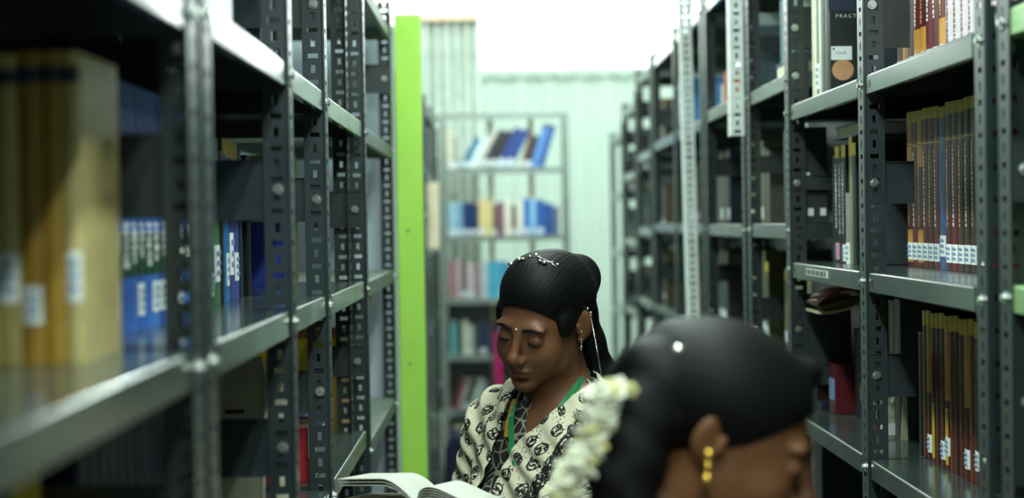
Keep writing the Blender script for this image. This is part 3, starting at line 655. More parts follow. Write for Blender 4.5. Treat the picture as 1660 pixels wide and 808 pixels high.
farrows = [
 (.328, [(214,206,180,'cream',.03,.24,.0), (150,160,150,'grey',.03,.2,.1), (60,112,140,'teal',.04,.2,.55), (196,216,220,'pale blue',.035,.2,.6), (190,190,180,'ivory',.03,.24,.55), (50,48,52,'black',.04,.25,.55), (44,42,46,'black',.035,.25,.5), (34,60,120,'navy',.045,.26,.48), (40,64,130,'navy',.045,.25,.45), (90,60,50,'brown',.03,.2,.3), (40,50,60,'slate',.03,.2,.3), (90,130,190,'sky blue',.035,.27,.25), (50,90,150,'blue',.04,.26,.2)]),
 (-.075, [(150,190,210,'pale blue',.055,.2,0), (120,160,196,'pale blue',.03,.2,0), (34,60,110,'navy',.03,.2,0), (30,50,96,'navy',.03,.2,0), (40,60,100,'navy',.03,.19,0), (222,200,140,'yellow cream',.04,.22,0), (214,196,140,'yellow cream',.04,.21,0), (60,60,60,'black',.02,.18,0), (120,80,100,'plum',.045,.2,0), (226,222,206,'ivory',.04,.22,0), (110,90,80,'brown',.03,.18,0), (220,222,210,'ivory',.04,.21,0), (60,120,190,'blue',.04,.22,0), (150,196,230,'sky blue',.03,.22,0), (50,96,170,'blue',.05,.21,0), (40,80,150,'blue',.045,.19,0), (90,100,130,'slate',.04,.17,0)]),
 (-.45, [(170,120,130,'rose',.04,.23,0), (190,180,186,'lilac',.03,.24,0), (120,90,100,'plum',.03,.22,0), (200,190,190,'pale',.04,.22,0), (150,130,140,'mauve',.04,.2,0), (190,200,204,'pale grey',.04,.21,0), (70,170,200,'turquoise',.07,.22,0), (60,150,190,'turquoise',.05,.22,0), (80,100,120,'slate',.05,.2,0), (60,60,70,'black',.05,.2,0), (100,110,90,'olive',.05,.2,0), (60,80,110,'navy',.05,.2,0), (90,60,60,'brown',.05,.2,0)]),
 (-.79, [(100,170,170,'pale teal',.04,.2,0), (60,90,90,'dark teal',.03,.19,0), (206,214,190,'cream',.035,.21,.1), (180,190,180,'pale grey',.03,.18,.1), (60,80,70,'dark green',.03,.19,0), (40,50,80,'navy',.045,.19,0), (60,70,90,'slate',.03,.2,0), (80,40,50,'maroon',.04,.2,0), (110,120,130,'grey',.05,.18,0), (140,90,70,'rust',.05,.19,0), (60,70,60,'olive',.08,.2,0), (80,80,90,'slate',.08,.2,0)]),
 (-1.13, [(120,60,60,'maroon',.03,.2,.3), (170,160,160,'pale grey',.03,.2,.35), (70,100,80,'green',.04,.2,.4), (200,210,206,'white',.03,.2,.4), (150,170,180,'pale blue',.03,.18,.35), (60,60,60,'black',.05,.19,0), (80,90,80,'olive',.05,.2,0), (50,60,80,'navy',.06,.2,0), (90,60,60,'brown',.06,.2,0)]),
]
LEV = ['top', 'second', 'third', 'fourth', 'fifth']
for li, (z, its) in enumerate(farrows):
    x = BX0+.015; cnt = {}; pl = ph = 0.
    for (r_, g_, b_, w, t, h, le) in its:
        le = 0. if le < .15 else (.5 if le > .4 else .3)
        if le < pl: x += ph*(math.sin(pl)-math.sin(le))+.002
        pl, ph = le, h
        x += t*math.sin(le)*math.tan(le); foot = t*math.cos(le)+.002
        if x+foot+h*math.sin(le) > BX1-.004: break
        k = cnt.get(w, 0); cnt[w] = k+1
        o = book('distant_book', '%s %s book from the left on the %s shelf of the far bookcase' % (ORD[k], w, LEV[li]), 'books on the far bookcase', x+foot/2, BY+.05, EYE+z+.0004, -PI/2, t, h, .16, (r_, g_, b_),
             [(.03,.2,M_WLAB,.8,'paper_label')] if (r_+g_+len(w)+k) % 3 else [])
        if le:
            o.rotation_mode = 'XYZ'; o.rotation_euler = (0, 0, 0)
            o.matrix_basis = Matrix.Translation((x, BY+.05, EYE+z+.0004+.0001)) @ Matrix.Rotation(le, 4, 'Y') @ Matrix.Translation((t/2, 0, 0)) @ Matrix.Rotation(-PI/2, 4, 'Z')
            o.location.z += .0; 
            if le > 0:   # keep the lower corner on the shelf
                o.location.z += math.sin(le)*t
        x += foot
cb = MB().box(-.30, -.22, 9.64, 9.8, EYE-1.3994, EYE-1.22).build('cream_box', mat('cream_card', (206,200,176), .7), bevel=.004); cb.location = (.02, 0, .0)
tag(cb, 'cream box on the lowest visible shelf of the far bookcase', 'box')
MB().box(-.29, -.23, 9.638, 9.64, EYE-1.35, EYE-1.28).build('box_label', M_WLAB, cb)
# pleated curtain behind the bookcase
def curtain(name, label, x0, x1, y, z0, z1, m, folds, amp, hm=None):
    mb = MB(); n = folds*14; b = 0
    front = [(x0+(x1-x0)*i/n, y+amp*math.sin(2*PI*folds*i/n)+amp*.35*math.sin(2*PI*folds*i/n*2.3+1)) for i in range(n+1)]
    rows = 12
    for r in range(rows+1):
        z = z0+(z1-z0)*r/rows
        for i, (x, yy) in enumerate(front):
            k = 1+.25*math.sin(r*.5+i*.13); mb.v.append((x+.004*math.sin(r*.7+i*.3), y+(yy-y)*k, z))
    for r in range(rows):
        for i in range(n):
            a = r*(n+1)+i; mb.f.append((a, a+1, a+n+2, a+n+1)); mb.m.append(0)
    o = mb.build(name, m, smooth=True); so = o.modifiers.new('thickness', 'SOLIDIFY'); so.thickness = .002
    tag(o, label, 'curtain')
    return o
cu = curtain('pleated_curtain', 'pale pleated curtain hanging beside the far bookcase', -.48, -.095, 10.3, EYE-1.2, EYE+1.31, mat('pale_curtain_cloth', (196,208,198), .85), 6, .025)
MB().box(-.48, -.10, 10.25, 10.33, EYE+1.30, EYE+1.335).build('curtain_header', mat('peach_tape', (240,214,180), .7), cu)
MB().tube([(-.5, 10.3, EYE+1.335), (-.08, 10.3, EYE+1.335)], .012).build('curtain_rod', M_GALV, cu, smooth=True)
# cream ledger sticking out of the far left rack
lg = book('cream_ledger', 'big cream ledger sticking out of the blurred left rack', None, -.285, 7.822, EYE-.1196, 0, .10, .32, .3, (232,218,186), [(.0,.95,mat('rust_line', (190,120,80), .5), .06)])
row(-1, -.36, 7.92, -.12, mixed(8, 50, .2, .28, .05, .09, dim=.6), 'blurred far left rack, middle shelf', None, avoid=[(8.39, 8.51)])
row(-1, -.36, 7.75, .25, mixed(10, 51, .2, .28, .05, .09, dim=.6), 'blurred far left rack, upper shelf', None, avoid=[(8.39, 8.51)])
row(-1, -.36, 7.75, -.5, mixed(10, 52, .2, .28, .05, .09, dim=.5), 'blurred far left rack, lower shelf', None, avoid=[(8.39, 8.51)])
# magenta cloth hanging on the bookcase front, navy bag on the floor
mc = MB(); 
prof = [(-.035+.014*math.sin(i*.9), 9.572+.006*math.cos(i*1.3)) for i in range(1)]
mc.prism([(-.03, 9.560), (-.018, 9.552), (-.004, 9.562), (.008, 9.553), (.02, 9.56), (.02, 9.58), (-.03, 9.58)], 'z', EYE-1.02, EYE-.66)
mo = mc.build('magenta_cloth', mat('magenta_cloth', (190,30,110), .8), bevel=.004); tag(mo, 'magenta cloth hanging from the far bookcase beside the reading face', 'cloth')
nb = MB().prism([(-.32, 0), (-.03, 0), (-.05, .28), (-.10, .36), (-.25, .37), (-.30, .30)], 'y', 8.6, 8.85).build('navy_bag', mat('navy_cloth', (26,34,64), .8, 0, .2), bevel=.03, seg=4)
tag(nb, 'navy bag slumped on the floor before the far bookcase', 'bag')
MB().tube([(-.26, 8.72, .36), (-.25, 8.72, .44), (-.21, 8.72, .47), (-.17, 8.72, .44), (-.16, 8.72, .36)], .009, 8).build('bag_handle', mat('navy_cloth', (26,34,64), .8, 0, .2), nb, smooth=True)
# ================================================================= people: smooth implicit bodies
def rotm(ax, a):
    return np.array(Matrix.Rotation(a, 3, ax.upper()))
class T3:
    """rigid frame: world = R @ local + t"""
    def __init__(s, t=(0,0,0), R=None): s.t = np.array(t, float); s.R = np.eye(3) if R is None else R
    def pt(s, p): return s.R @ np.array(p, float)+s.t
    def __matmul__(s, o): return T3(s.R @ o.t+s.t, s.R @ o.R)
class Field:
    def __init__(s, ax):
        s.ax = [np.asarray(a, np.float32) for a in ax]; s.F = np.full([len(a) for a in ax], .5, np.float32)
    def region(s, c, r):
        sl = []
        for a, cc in zip(s.ax, c):
            i = max(0, np.searchsorted(a, cc-r)-1); j = min(len(a), np.searchsorted(a, cc+r)+1)
            if j <= i+1: return None
            sl.append(slice(i, j))
        return tuple(sl)
    def pts(s, sl, T):
        X = s.ax[0][sl[0]][:,None,None]-T.t[0]; Y = s.ax[1][sl[1]][None,:,None]-T.t[1]; Z = s.ax[2][sl[2]][None,None,:]-T.t[2]
        R = T.R.astype(np.float32)
        return [R[0,k]*X+R[1,k]*Y+R[2,k]*Z for k in range(3)]
    def op(s, T, fn, c, r, k, mode, mg=.035):
        sl = s.region(T.pt(c), r+k+mg)
        if sl is None: return
        d = fn(*s.pts(sl, T)); F = s.F[sl]
        if mode == 'add':
            h = np.clip(.5+.5*(F-d)/k, 0, 1); s.F[sl] = F*(1-h)+d*h-k*h*(1-h)
        else:
            d = -d; h = np.clip(.5-.5*(F-d)/k, 0, 1); s.F[sl] = F*(1-h)+d*h+k*h*(1-h)
    def ell(s, T, c, r, k=.01, mode='add', rot=None):
        c = np.array(c, float); r = np.array(r, float)
        T2 = T @ T3(c, rot if rot is not None else np.eye(3))
        def fn(x, y, z):
            k0 = np.sqrt((x/r[0])**2+(y/r[1])**2+(z/r[2])**2)+1e-6
            k1 = np.sqrt((x/r[0]**2)**2+(y/r[1]**2)**2+(z/r[2]**2)**2)+1e-6
            return k0*(k0-1)/k1
        s.op(T2, fn, (0,0,0), r.max(), k, mode)
    def cap(s, T, a, b, ra, rb, k=.01, mode='add', flat=None):
        a = np.array(a, float); b = np.array(b, float); ab = b-a; L2 = float(ab@ab)
        def fn(x, y, z):
            px, py, pz = x-a[0], y-a[1], z-a[2]
            t = np.clip((px*ab[0]+py*ab[1]+pz*ab[2])/L2, 0, 1)
            return np.sqrt((px-t*ab[0])**2+(py-t*ab[1])**2+(pz-t*ab[2])**2)-(ra+(rb-ra)*t)
        s.op(T, fn, (a+b)/2, np.sqrt(L2)/2+max(ra, rb), k, mode)
    def chain(s, T, pts, rad, k=.01):
        for i in range(len(pts)-1): s.cap(T, pts[i], pts[i+1], rad[i], rad[i+1], k)
def nets(F, ax):
    """surface nets over a rectilinear grid"""
    S_ = F < 0; nx, ny, nz = F.shape
    cnt = np.zeros((nx-1, ny-1, nz-1), np.int8)
    for i in (0,1):
        for j in (0,1):
            for k in (0,1): cnt += S_[i:nx-1+i, j:ny-1+j, k:nz-1+k]
    act = np.argwhere((cnt > 0) & (cnt < 8)); idx = -np.ones(cnt.shape, np.int64)
    idx[tuple(act.T)] = np.arange(len(act))
    C = [(i,j,k) for i in (0,1) for j in (0,1) for k in (0,1)]
    val = np.stack([F[act[:,0]+i, act[:,1]+j, act[:,2]+k] for i,j,k in C], 1)
    pos = np.stack([np.stack([ax[0][act[:,0]+i], ax[1][act[:,1]+j], ax[2][act[:,2]+k]], 1) for i,j,k in C], 1)
    acc = np.zeros((len(act), 3)); n = np.zeros(len(act))
    for a in range(8):
        for b in range(a+1, 8):
            if sum(abs(C[a][q]-C[b][q]) for q in range(3)) != 1: continue
            va, vb = val[:,a], val[:,b]; m = (va < 0) != (vb < 0)
            t = np.where(m, va/np.where(m, va-vb, 1), 0)[:,None]
            acc += np.where(m[:,None], pos[:,a]+(pos[:,b]-pos[:,a])*t, 0); n += m
    V = acc/n[:,None]; faces = []
    for d in range(3):
        e = [slice(None)]*3; g = [slice(None)]*3; e[d] = slice(0, -1); g[d] = slice(1, None)
        m = S_[tuple(e)] != S_[tuple(g)]
        o = [q for q in range(3) if q != d]
        A = np.argwhere(m); A = A[(A[:,o[0]] > 0) & (A[:,o[1]] > 0) & (A[:,o[0]] < F.shape[o[0]]-1) & (A[:,o[1]] < F.shape[o[1]]-1)]
        def ci(d0, d1):
            B = A.copy(); B[:,o[0]] -= d0; B[:,o[1]] -= d1; return idx[tuple(B.T)]
        q = np.stack([ci(1,1), ci(0,1), ci(0,0), ci(1,0)], 1)
        ins = S_[tuple(A.T)]; flip = ins if d != 1 else ~ins
        q[~flip] = q[~flip][:, ::-1]; faces.append(q)
    Q = np.concatenate(faces); Q = Q[(Q >= 0).all(1)]
    return V, Q
def mesh_np(name, V, Q, mats, parent=None, org=(0,0,0)):
    me = bpy.data.meshes.new(name)
    V = (V-np.array(org)).astype(np.float32)
    me.vertices.add(len(V)); me.vertices.foreach_set('co', V.ravel())
    me.loops.add(len(Q)*4); me.loops.foreach_set('vertex_index', Q.ravel().astype(np.int32))
    me.polygons.add(len(Q)); me.polygons.foreach_set('loop_start', np.arange(0, len(Q)*4, 4, dtype=np.int32))
    me.polygons.foreach_set('use_smooth', np.ones(len(Q), bool))
    me.update(calc_edges=True); me.validate()
    for m in (mats if isinstance(mats, (list, tuple)) else [mats]): me.materials.append(m)
    return link(name, me, parent)
def axis(a, b, fine, h, H):
    """grid line positions: step h inside the fine interval, H outside"""
    out = list(np.arange(fine[0], fine[1], h)); x = fine[0]
    lo = []
    while x > a: x -= H; lo.append(x)
    x = out[-1]
    while x < b: x += H; out.append(x)
    return np.array(lo[::-1]+out)

# skin: brown with soft mottling; the lip colour comes from a vertex attribute of the body itself
def skin_mat(name, rgb, lip):
    m, nt, b = base_mat(name); L = nt.links.new
    tc = nd(nt, 'ShaderNodeTexCoord'); n = nd(nt, 'ShaderNodeTexNoise', Scale=26., Detail=5.); L(tc.outputs['Object'], n.inputs['Vector'])
    r = nd(nt, 'ShaderNodeValToRGB'); c = srgb(rgb)
    r.color_ramp.elements[0].position = .25; r.color_ramp.elements[1].position = .75
    r.color_ramp.elements[0].color = tuple(x*.86 for x in c)+(1,); r.color_ramp.elements[1].color = tuple(min(1, x*1.12) for x in c)+(1,)
    L(n.outputs[0], r.inputs[0])
    at = nd(nt, 'ShaderNodeAttribute'); at.attribute_name = 'lip'
    mx = nd(nt, 'ShaderNodeMixRGB'); mx.inputs[2].default_value = srgb(lip)+(1,)
    L(at.outputs['Fac'], mx.inputs[0]); L(r.outputs[0], mx.inputs[1]); L(mx.outputs[0], b.inputs['Base Color'])
    b.inputs['Roughness'].default_value = .48; b.inputs['Specular IOR Level'].default_value = .4
    b.inputs['Subsurface Weight'].default_value = .12; b.inputs['Subsurface Radius'].default_value = (.012, .005, .003); b.inputs['Subsurface Scale'].default_value = .5
    n2 = nd(nt, 'ShaderNodeTexNoise', Scale=420., Detail=3.); L(tc.outputs['Object'], n2.inputs['Vector'])
    bp = nd(nt, 'ShaderNodeBump'); bp.inputs['Strength'].default_value = .12; bp.inputs['Distance'].default_value = .0006
    L(n2.outputs[0], bp.inputs['Height']); L(bp.outputs[0], b.inputs['Normal'])
    return m
def hair_mat(name):
    m, nt, b = base_mat(name); L = nt.links.new
    tc = nd(nt, 'ShaderNodeTexCoord'); at = nd(nt, 'ShaderNodeAttribute'); at.attribute_name = 'flow'
    n = nd(nt, 'ShaderNodeTexNoise', Scale=1., Detail=3.); L(at.outputs['Vector'], n.inputs['Vector'])
    r = nd(nt, 'ShaderNodeValToRGB'); r.color_ramp.elements[0].position = .3; r.color_ramp.elements[1].position = .8
    r.color_ramp.elements[0].color = srgb((4,5,6))+(1,); r.color_ramp.elements[1].color = srgb((18,19,21))+(1,)
    L(n.outputs[0], r.inputs[0]); L(r.outputs[0], b.inputs['Base Color'])
    b.inputs['Roughness'].default_value = .55; b.inputs['Specular IOR Level'].default_value = .16
    bp = nd(nt, 'ShaderNodeBump'); bp.inputs['Strength'].default_value = .8; bp.inputs['Distance'].default_value = .0014
    L(n.outputs[0], bp.inputs['Height']); L(bp.outputs[0], b.inputs['Normal'])
    return m
M_HAIR = hair_mat('black_hair')
def set_attr(me, name, vals, typ='FLOAT'):
    a = me.attributes.new(name, typ, 'POINT')
    a.data.foreach_set('value' if typ == 'FLOAT' else 'vector', np.asarray(vals, np.float32).ravel())

def head_prims(f, T, ear=0., es=1.):
    k = .018
    f.ell(T, (0,.014,.030), (.073,.092,.078), k)
    f.ell(T, (0,-.026,-.022), (.061,.062,.070), .03)
    f.ell(T, (0,-.052,-.070), (.042,.036,.036), .03)
    f.ell(T, (0,-.070,-.099), (.021,.019,.017), .022)              # chin
    for s in (-1, 1):
        f.ell(T, (s*.049,-.006,-.062), (.018,.030,.034), .03)        # jaw angle
        f.ell(T, (s*.037,-.058,-.036), (.022,.022,.024), .025)       # cheek
        f.ell(T, (s*.027,-.078,.019), (.024,.010,.008), .016)        # brow ridge
        f.ell(T, (s*.031,-.098,-.001), (.015,.013,.011), .014, 'sub')  # socket
        f.ell(T, (s*.031,-.0775,-.003), (.0152,.0125,.0125), .005)    # lid over the eyeball
        f.ell(T, (s*.031,-.0905,-.0085), (.0145,.002,.0016), .003, 'sub')  # closed lash line
    f.cap(T, (0,-.086,.010), (0,-.106,-.030), .0062, .0085, .012)    # nose bridge
    f.ell(T, (0,-.1075,-.036), (.0105,.010,.009), .010)
    for s in (-1, 1):
        f.ell(T, (s*.0115,-.099,-.040), (.0075,.009,.0065), .006)    # wing
        f.ell(T, (s*.006,-.1035,-.0465), (.0032,.005,.003), .003, 'sub')
    f.cap(T, (0,-.092,-.048), (0,-.094,-.056), .005, .006, .010)
    f.ell(T, (0,-.0885,-.0640), (.0225,.0095,.0052), .006)           # upper lip
    f.ell(T, (0,-.0870,-.0742), (.0185,.0100,.0062), .006)           # lower lip
    f.ell(T, (0,-.0990,-.0688), (.0230,.0060,.0011), .003, 'sub')
    f.ell(T, (0,-.0860,-.0850), (.018,.008,.0045), .010, 'sub')
    for s in (-1, 1):                                               # ears: rim, bowl, lobe
        q = rotm('x', .18)
        f.ell(T, (s*.0800,.018+ear,.000), (.0060,.0195*es,.0300*es), .006, rot=rotm('z', -s*.50) @ q)
        f.ell(T, (s*.0880,.009+ear,.003), (.0062,.0110*es,.0190*es), .004, 'sub', rot=rotm('z', -s*.50) @ q)
        f.ell(T, (s*.0775,.011+ear,-.026*es), (.0050,.0095*es,.0105), .006)
        f.cap(T, (s*.0775,-.001+ear,.004), (s*.0785,.001+ear,-.010), .0035, .004, .004)
        f.cap(T, (s*.0795,.016+ear,.010), (s*.0785,.012+ear,-.010), .003, .003, .003)
def hand_prims(f, T, s, curl=.5, spread=1.):
    """palm along +x of its frame, palm normal -z, thumb on side s of y"""
    f.ell(T, (.045,0,0), (.050,.040,.0135), .012)
    f.ell(T, (.022,s*.022,-.006), (.026,.016,.014), .012)
    Ls = (.072,.080,.074,.058)
    for i, L in enumerate(Ls):
        y = s*(.030-.020*i)*spread; x0 = .082-.004*abs(i-1.2); a = curl*(1+.12*i); p = np.array((x0, y, 0.)); ang = 0.; pts = [np.array((.05, y*.8, 0.)), p]
        for j, fr in enumerate((.46, .30, .24)):
            ang += a*(.75 if j == 0 else 1.); p = p+L*fr*np.array((math.cos(ang), 0, -math.sin(ang))); pts.append(p)
        f.chain(T, pts, [.0095,.0092,.0085,.0078,.0066], .004)
    f.chain(T, [(.018,s*.022,-.004), (.045,s*.050,-.014), (.070,s*.058,-.022), (.090,s*.052,-.030)], [.014,.0115,.0105,.008], .006)
def hand_frame(wrist, xdir, up):
    x = np.array(xdir, float); x /= np.linalg.norm(x); z = np.array(up, float); z -= x*(z@x); z /= np.linalg.norm(z); y = np.cross(z, x)
    return T3(wrist, np.stack([x, y, z], 1))

def make_person(name, label, head_pos, yaw, pitch, roll, body_xy, body_yaw, neck_off, sh_z, skin, J, fine_pad, org, h=.0026, H=.0075, ear=0., es=1.):
    TH = T3(head_pos, rotm('z', yaw) @ rotm('y', roll) @ rotm('x', pitch))
    TB = T3((body_xy[0], body_xy[1], 0), rotm('z', body_yaw))
    hp = np.array(head_pos)
    ax = [axis(J['lo'][i], J['hi'][i], (hp[i]-fine_pad[i][0], hp[i]+fine_pad[i][1]), h, H) for i in range(3)]
    f = Field(ax)
    head_prims(f, TH, ear, es)
    # neck joins head frame to body frame (world-space capsule)
    W0 = T3(); n0 = TH.pt((0,.030,-.050)); n1 = TB.pt((0,.020,sh_z+.045)); n2 = TB.pt((0,.028,sh_z-.03))
    f.cap(W0, n0, n1, .049, .047, .025); f.cap(W0, n1, n2, .047, .056, .03)
    g = Field(ax)                                                   # torso and limbs (also the form clothes follow)
    z = sh_z
    for s in (-1, 1):
        g.cap(TB, (s*.030,.030,z+.010), (s*.132,.022,z-.046), .034, .034, .03)
        g.ell(TB, (s*.145,.018,z-.070), (.042,.042,.045), .03)
        g.ell(TB, (s*.062,-.070,z-.215), (.056,.050,.055), .035)
        if s in J['arms']:
            sh, el, wr = J['arms'][s]
            g.cap(TB, sh, el, .043, .034, .02)
            f.cap(TB, el, wr, .033, .024, .012); g.cap(TB, el, (np.array(el)*.4+np.array(wr)*.6), .034, .029, .012)
            f.cap(TB, sh, el, .040, .033, .02)
        hx = .082
        g.cap(TB, (s*hx,.0,z-.50), (s*.085,-.01,z*.5-.10), .082, .055, .04)
        g.cap(TB, (s*.085,-.01,z*.5-.10), (s*.085,.02,.10), .052, .036, .02)
        f.cap(TB, (s*.085,.02,.12), (s*.085,.02,.06), .036, .034, .01)
        f.ell(TB, (s*.088,-.035,.032), (.040,.105,.030), .02)        # foot
    g.ell(TB, (0,.012,z-.150), (.150,.098,.155), .03)
    g.ell(TB, (0,.008,z-.330), (.122,.088,.14), .04)
    g.ell(TB, (0,.015,z-.470), (.158,.112,.125), .04)
    for s, (wr, xd, up, curl) in J['hands'].items():
        Th = hand_frame(TB.pt(wr), TB.R @ np.array(xd, float), TB.R @ np.array(up, float))
        hand_prims(f, Th, J['thumb'][s], curl)
    F = np.minimum(f.F, g.F); k = .02
    hh = np.clip(.5+.5*(g.F-f.F)/k, 0, 1); F = g.F*(1-hh)+f.F*hh-k*hh*(1-hh)
    V, Q = nets(F, ax)
    me = mesh_np(name, V, Q, skin, None, org); me.location = org
    # lip tint mask in head coordinates
    loc = (V-TH.t) @ TH.R
    d = np.sqrt((loc[:,0]/.024)**2+((loc[:,2]+.0690)/.0115)**2+((loc[:,1]+.094)/.016)**2)
    set_attr(me.data, 'lip', np.clip(1.5-1.2*d, 0, .8))
    tag(me, label, 'person')
    return me, TH, TB, ax, f, g

def hair_mesh(parent, name, TH, prims, lo, hi, h, org, cut=True, strand_dir=(60,9,60), partZ=None):
    ax = [np.arange(lo[i], hi[i], h) for i in range(3)]
    f = Field(ax); prims(f)
    V, Q = nets(f.F, ax)
    o = mesh_np(name, V, Q, M_HAIR, parent, org)
    loc = (V-TH.t) @ TH.R
    # strands run from the hairline back over the skull: fine across, long along
    r = np.sqrt(loc[:,0]**2+(loc[:,2]-.02)**2)
    ang = np.arctan2(loc[:,0], loc[:,2]-.0)
    fl = np.stack([ang*36+loc[:,1]*22, loc[:,1]*7., r*40], 1)
    fl2 = np.stack([loc[:,0]*260, loc[:,1]*260, loc[:,2]*14], 1)
    w = np.clip((-.03-loc[:,2])/.05, 0, 1)[:,None]
    set_attr(o.data, 'flow', fl*(1-w)+fl2*w, 'FLOAT_VECTOR')
    return o
def eyebrows(parent, TH, org, m):
    for s in (-1, 1):
        pts = []; 
        for i in range(9):
            u = i/8; x = .012+.036*u; pts.append(TH.pt((s*x, -.0915+.30*max(0, x-.012)**1.35*2.2-.0, .0175+.006*math.sin(PI*u*.8)-.004*u))-np.array(org))
        MB().tube([tuple(p) for p in pts], [.0012+.0016*math.sin(PI*min(1, .15+.85*i/8)) for i in range(9)], 8).build('eyebrow', m, parent, smooth=True)
        pts = []
        for i in range(9):
            u = -1+2*i/8; pts.append(TH.pt((s*.031+.0148*u, -.0905+.008*u*u, -.0088+.0026*u*u))-np.array(org))
        MB().tube([tuple(p) for p in pts], [.0005+.0008*math.sin(PI*i/8) for i in range(9)], 6).build('eyelash', m, parent, smooth=True)

# ---------------------------------------------------------------- the reading woman
SK1 = skin_mat('brown_skin', (112,74,50), (92,50,44)); SK2 = skin_mat('warm_brown_skin', (116,76,48), (96,52,44))
HP1 = (.0805, 3.0, EYE-.183); O1 = (.10, 3.03, 0)
BY1 = -.60
J1 = dict(lo=(-.32,2.60,-.02), hi=(.42,3.32,1.50), arms={-1: ((-.152,.015,1.095), (-.192,.000,.900), (-.125,-.225,.968)), 1: ((.152,.015,1.095), (.192,.000,.900), (.125,-.225,.968))},
    hands={-1: ((-.125,-.225,.968), (.12,-1,.05), (0,-.05,-1), .35), 1: ((.125,-.225,.968), (-.12,-1,.05), (0,-.05,-1), .35)}, thumb={-1: -1, 1: 1})
girl, TH1, TB1, AX1, F1, G1 = make_person('person', 'woman in a printed cream scarf standing in the aisle reading an open book', HP1, -.5306, .3327, .1674, (.10, 3.035), BY1, 0, 1.175, SK1, J1,
    ((.115,.115),(.125,.125),(.135,.125)), O1)
eyebrows(girl, TH1, O1, M_HAIR)
def hair1(f):
    T = TH1
    f.ell(T, (0,.020,.040), (.0815,.1000,.0880), .01)
    f.ell(T, (0,-.005,.070), (.066,.070,.058), .02)
    f.ell(T, (.0,.072,.030), (.068,.052,.070), .03)
    f.ell(T, (0,-.080,-.040), (.088,.086,.098), .006, 'sub')
    for s in (-1, 1):
        f.ell(T, (s*.090,.014,-.010), (.024,.024,.032), .006, 'sub')
    f.ell(T, (0,.03,-.12), (.09,.07,.07), .02, 'sub')
    for s in (-1, 1): f.ell(T, (s*.0665,-.022,.016), (.0125,.026,.028), .008)
    f.ell(T, (.014,.112,.046), (.044,.044,.046), .016)                # puff gathered at the crown
    f.ell(T, (.016,.130,.036), (.032,.028,.036), .02)
    f.chain(T, [(.005,.112,.03), (.010,.118,-.03), (.022,.125,-.095), (.046,.130,-.16), (.062,.13,-.26)], [.034,.036,.036,.034,.020], .02)
ha = hair_mesh(girl, 'hair', TH1, hair1, (-.10,2.82,EYE-.50), (.34,3.28,EYE-.02), .0032, O1)
def local(pts, T, org): return [tuple(T.pt(p)-np.array(org)) for p in pts]
# bindi, ear stud, drop, hair clip, ear chain
MB().blob(local([(0,-.0925,.0195)], TH1, O1)[0], .0019, 10, 8).build('bindi', mat('white_bead', (245,240,225), .3), girl, smooth=True)
mb = MB()
p = local([(.0805,.006,-.027), (.0815,.004,-.034), (.0815,.003,-.041)], TH1, O1)
mb.blob(p[0], .0028).blob(p[1], (.0016,.0016,.0045)).blob(p[2], (.0030,.0030,.0055)).build('earring', M_SILV, girl, smooth=True)
MB().blob(local([(.0835,.002,-.008)], TH1, O1)[0], .0019).build('ear_stud', M_SILV, girl, smooth=True)
mb = MB()
for (a, b, c) in ((.083,.028,.028), (.086,.034,.018), (.084,.038,.010), (.086,.030,.008), (.083,.034,.002)): mb.blob(local([(a, b, c)], TH1, O1)[0], .0030, 8, 6)
ch = mb.build('ear_chain_beads', M_SILV, girl, smooth=True)
ce = np.array(P(975, 608, 2.93))-np.array(O1); cs = np.array(local([(.085,.033,.018)], TH1, O1)[0])
MB().tube([tuple(cs), tuple(cs*.5+ce*.5+np.array((.001,0,-.003))), tuple(ce)], .0011, 8).build('ear_chain', M_SILV, girl, smooth=True)
mb = MB()
clip = [(-.045+.010*i, .000+.018*math.sin(i*.9), 0) for i in range(10)]
for i in range(12):
    a = -.75+1.25*i/11; x, zz = math.sin(a)*.0812, .0445+math.cos(a)*.0865
    mb.blob(local([(x*1.0, -.012+.010*math.sin(i*1.3), zz+.0005)], TH1, O1)[0], (.0042,.0042,.0028) if i % 3 else (.006,.006,.004), 8, 6)
mb.tube(local([(math.sin(-.8+1.35*i/12)*.0818, -.010, .0445+math.cos(-.8+1.35*i/12)*.0868) for i in range(13)], TH1, O1), .0013, 6)
mb.build('hair_clip', M_SILV, girl, smooth=True)

# clothes follow the torso form G1
def block(arr): return arr
def coords(ax, T):
    f = Field([ax[0], ax[1], ax[2]]); sl = (slice(None),)*3
    return f.pts(sl, T)
BXc, BYc, BZc = coords(AX1, TB1)
Gt = G1.F
neckc = np.sqrt(((BXc-.035)/.060)**2+((BYc+.055)/.085)**2+((BZc-1.165)/.105)**2)-1     # deep round neckline
kam = np.maximum(Gt-.006, np.maximum(BZc-(1.175+.03), .50-BZc))
kam = np.maximum(kam, -neckc*.05)
kam = np.maximum(kam, (np.sqrt(BXc**2+(BYc-.02)**2)*-1+.064)*np.where(BZc > 1.165, 1, -1))
kam = np.where(BZc < 1.165, np.maximum(Gt-.006, np.maximum(-neckc*.05, .50-BZc)), kam)
V, Q = nets(kam.astype(np.float32), AX1)
def kameez_mat():
    m, nt, b = base_mat('dark_printed_kameez'); L = nt.links.new
    tc = nd(nt, 'ShaderNodeTexCoord'); v = nd(nt, 'ShaderNodeTexVoronoi', Scale=46.); v.feature = 'DISTANCE_TO_EDGE'
    L(tc.outputs['Object'], v.inputs['Vector'])
    r = nd(nt, 'ShaderNodeValToRGB'); r.color_ramp.elements[0].position = .04; r.color_ramp.elements[0].color = srgb((150,148,128))+(1,)
    r.color_ramp.elements[1].position = .09; r.color_ramp.elements[1].color = srgb((30,32,34))+(1,)
    L(v.outputs[0], r.inputs[0]); L(r.outputs[0], b.inputs['Base Color']); b.inputs['Roughness'].default_value = .8
    return m
M_KAM = kameez_mat()
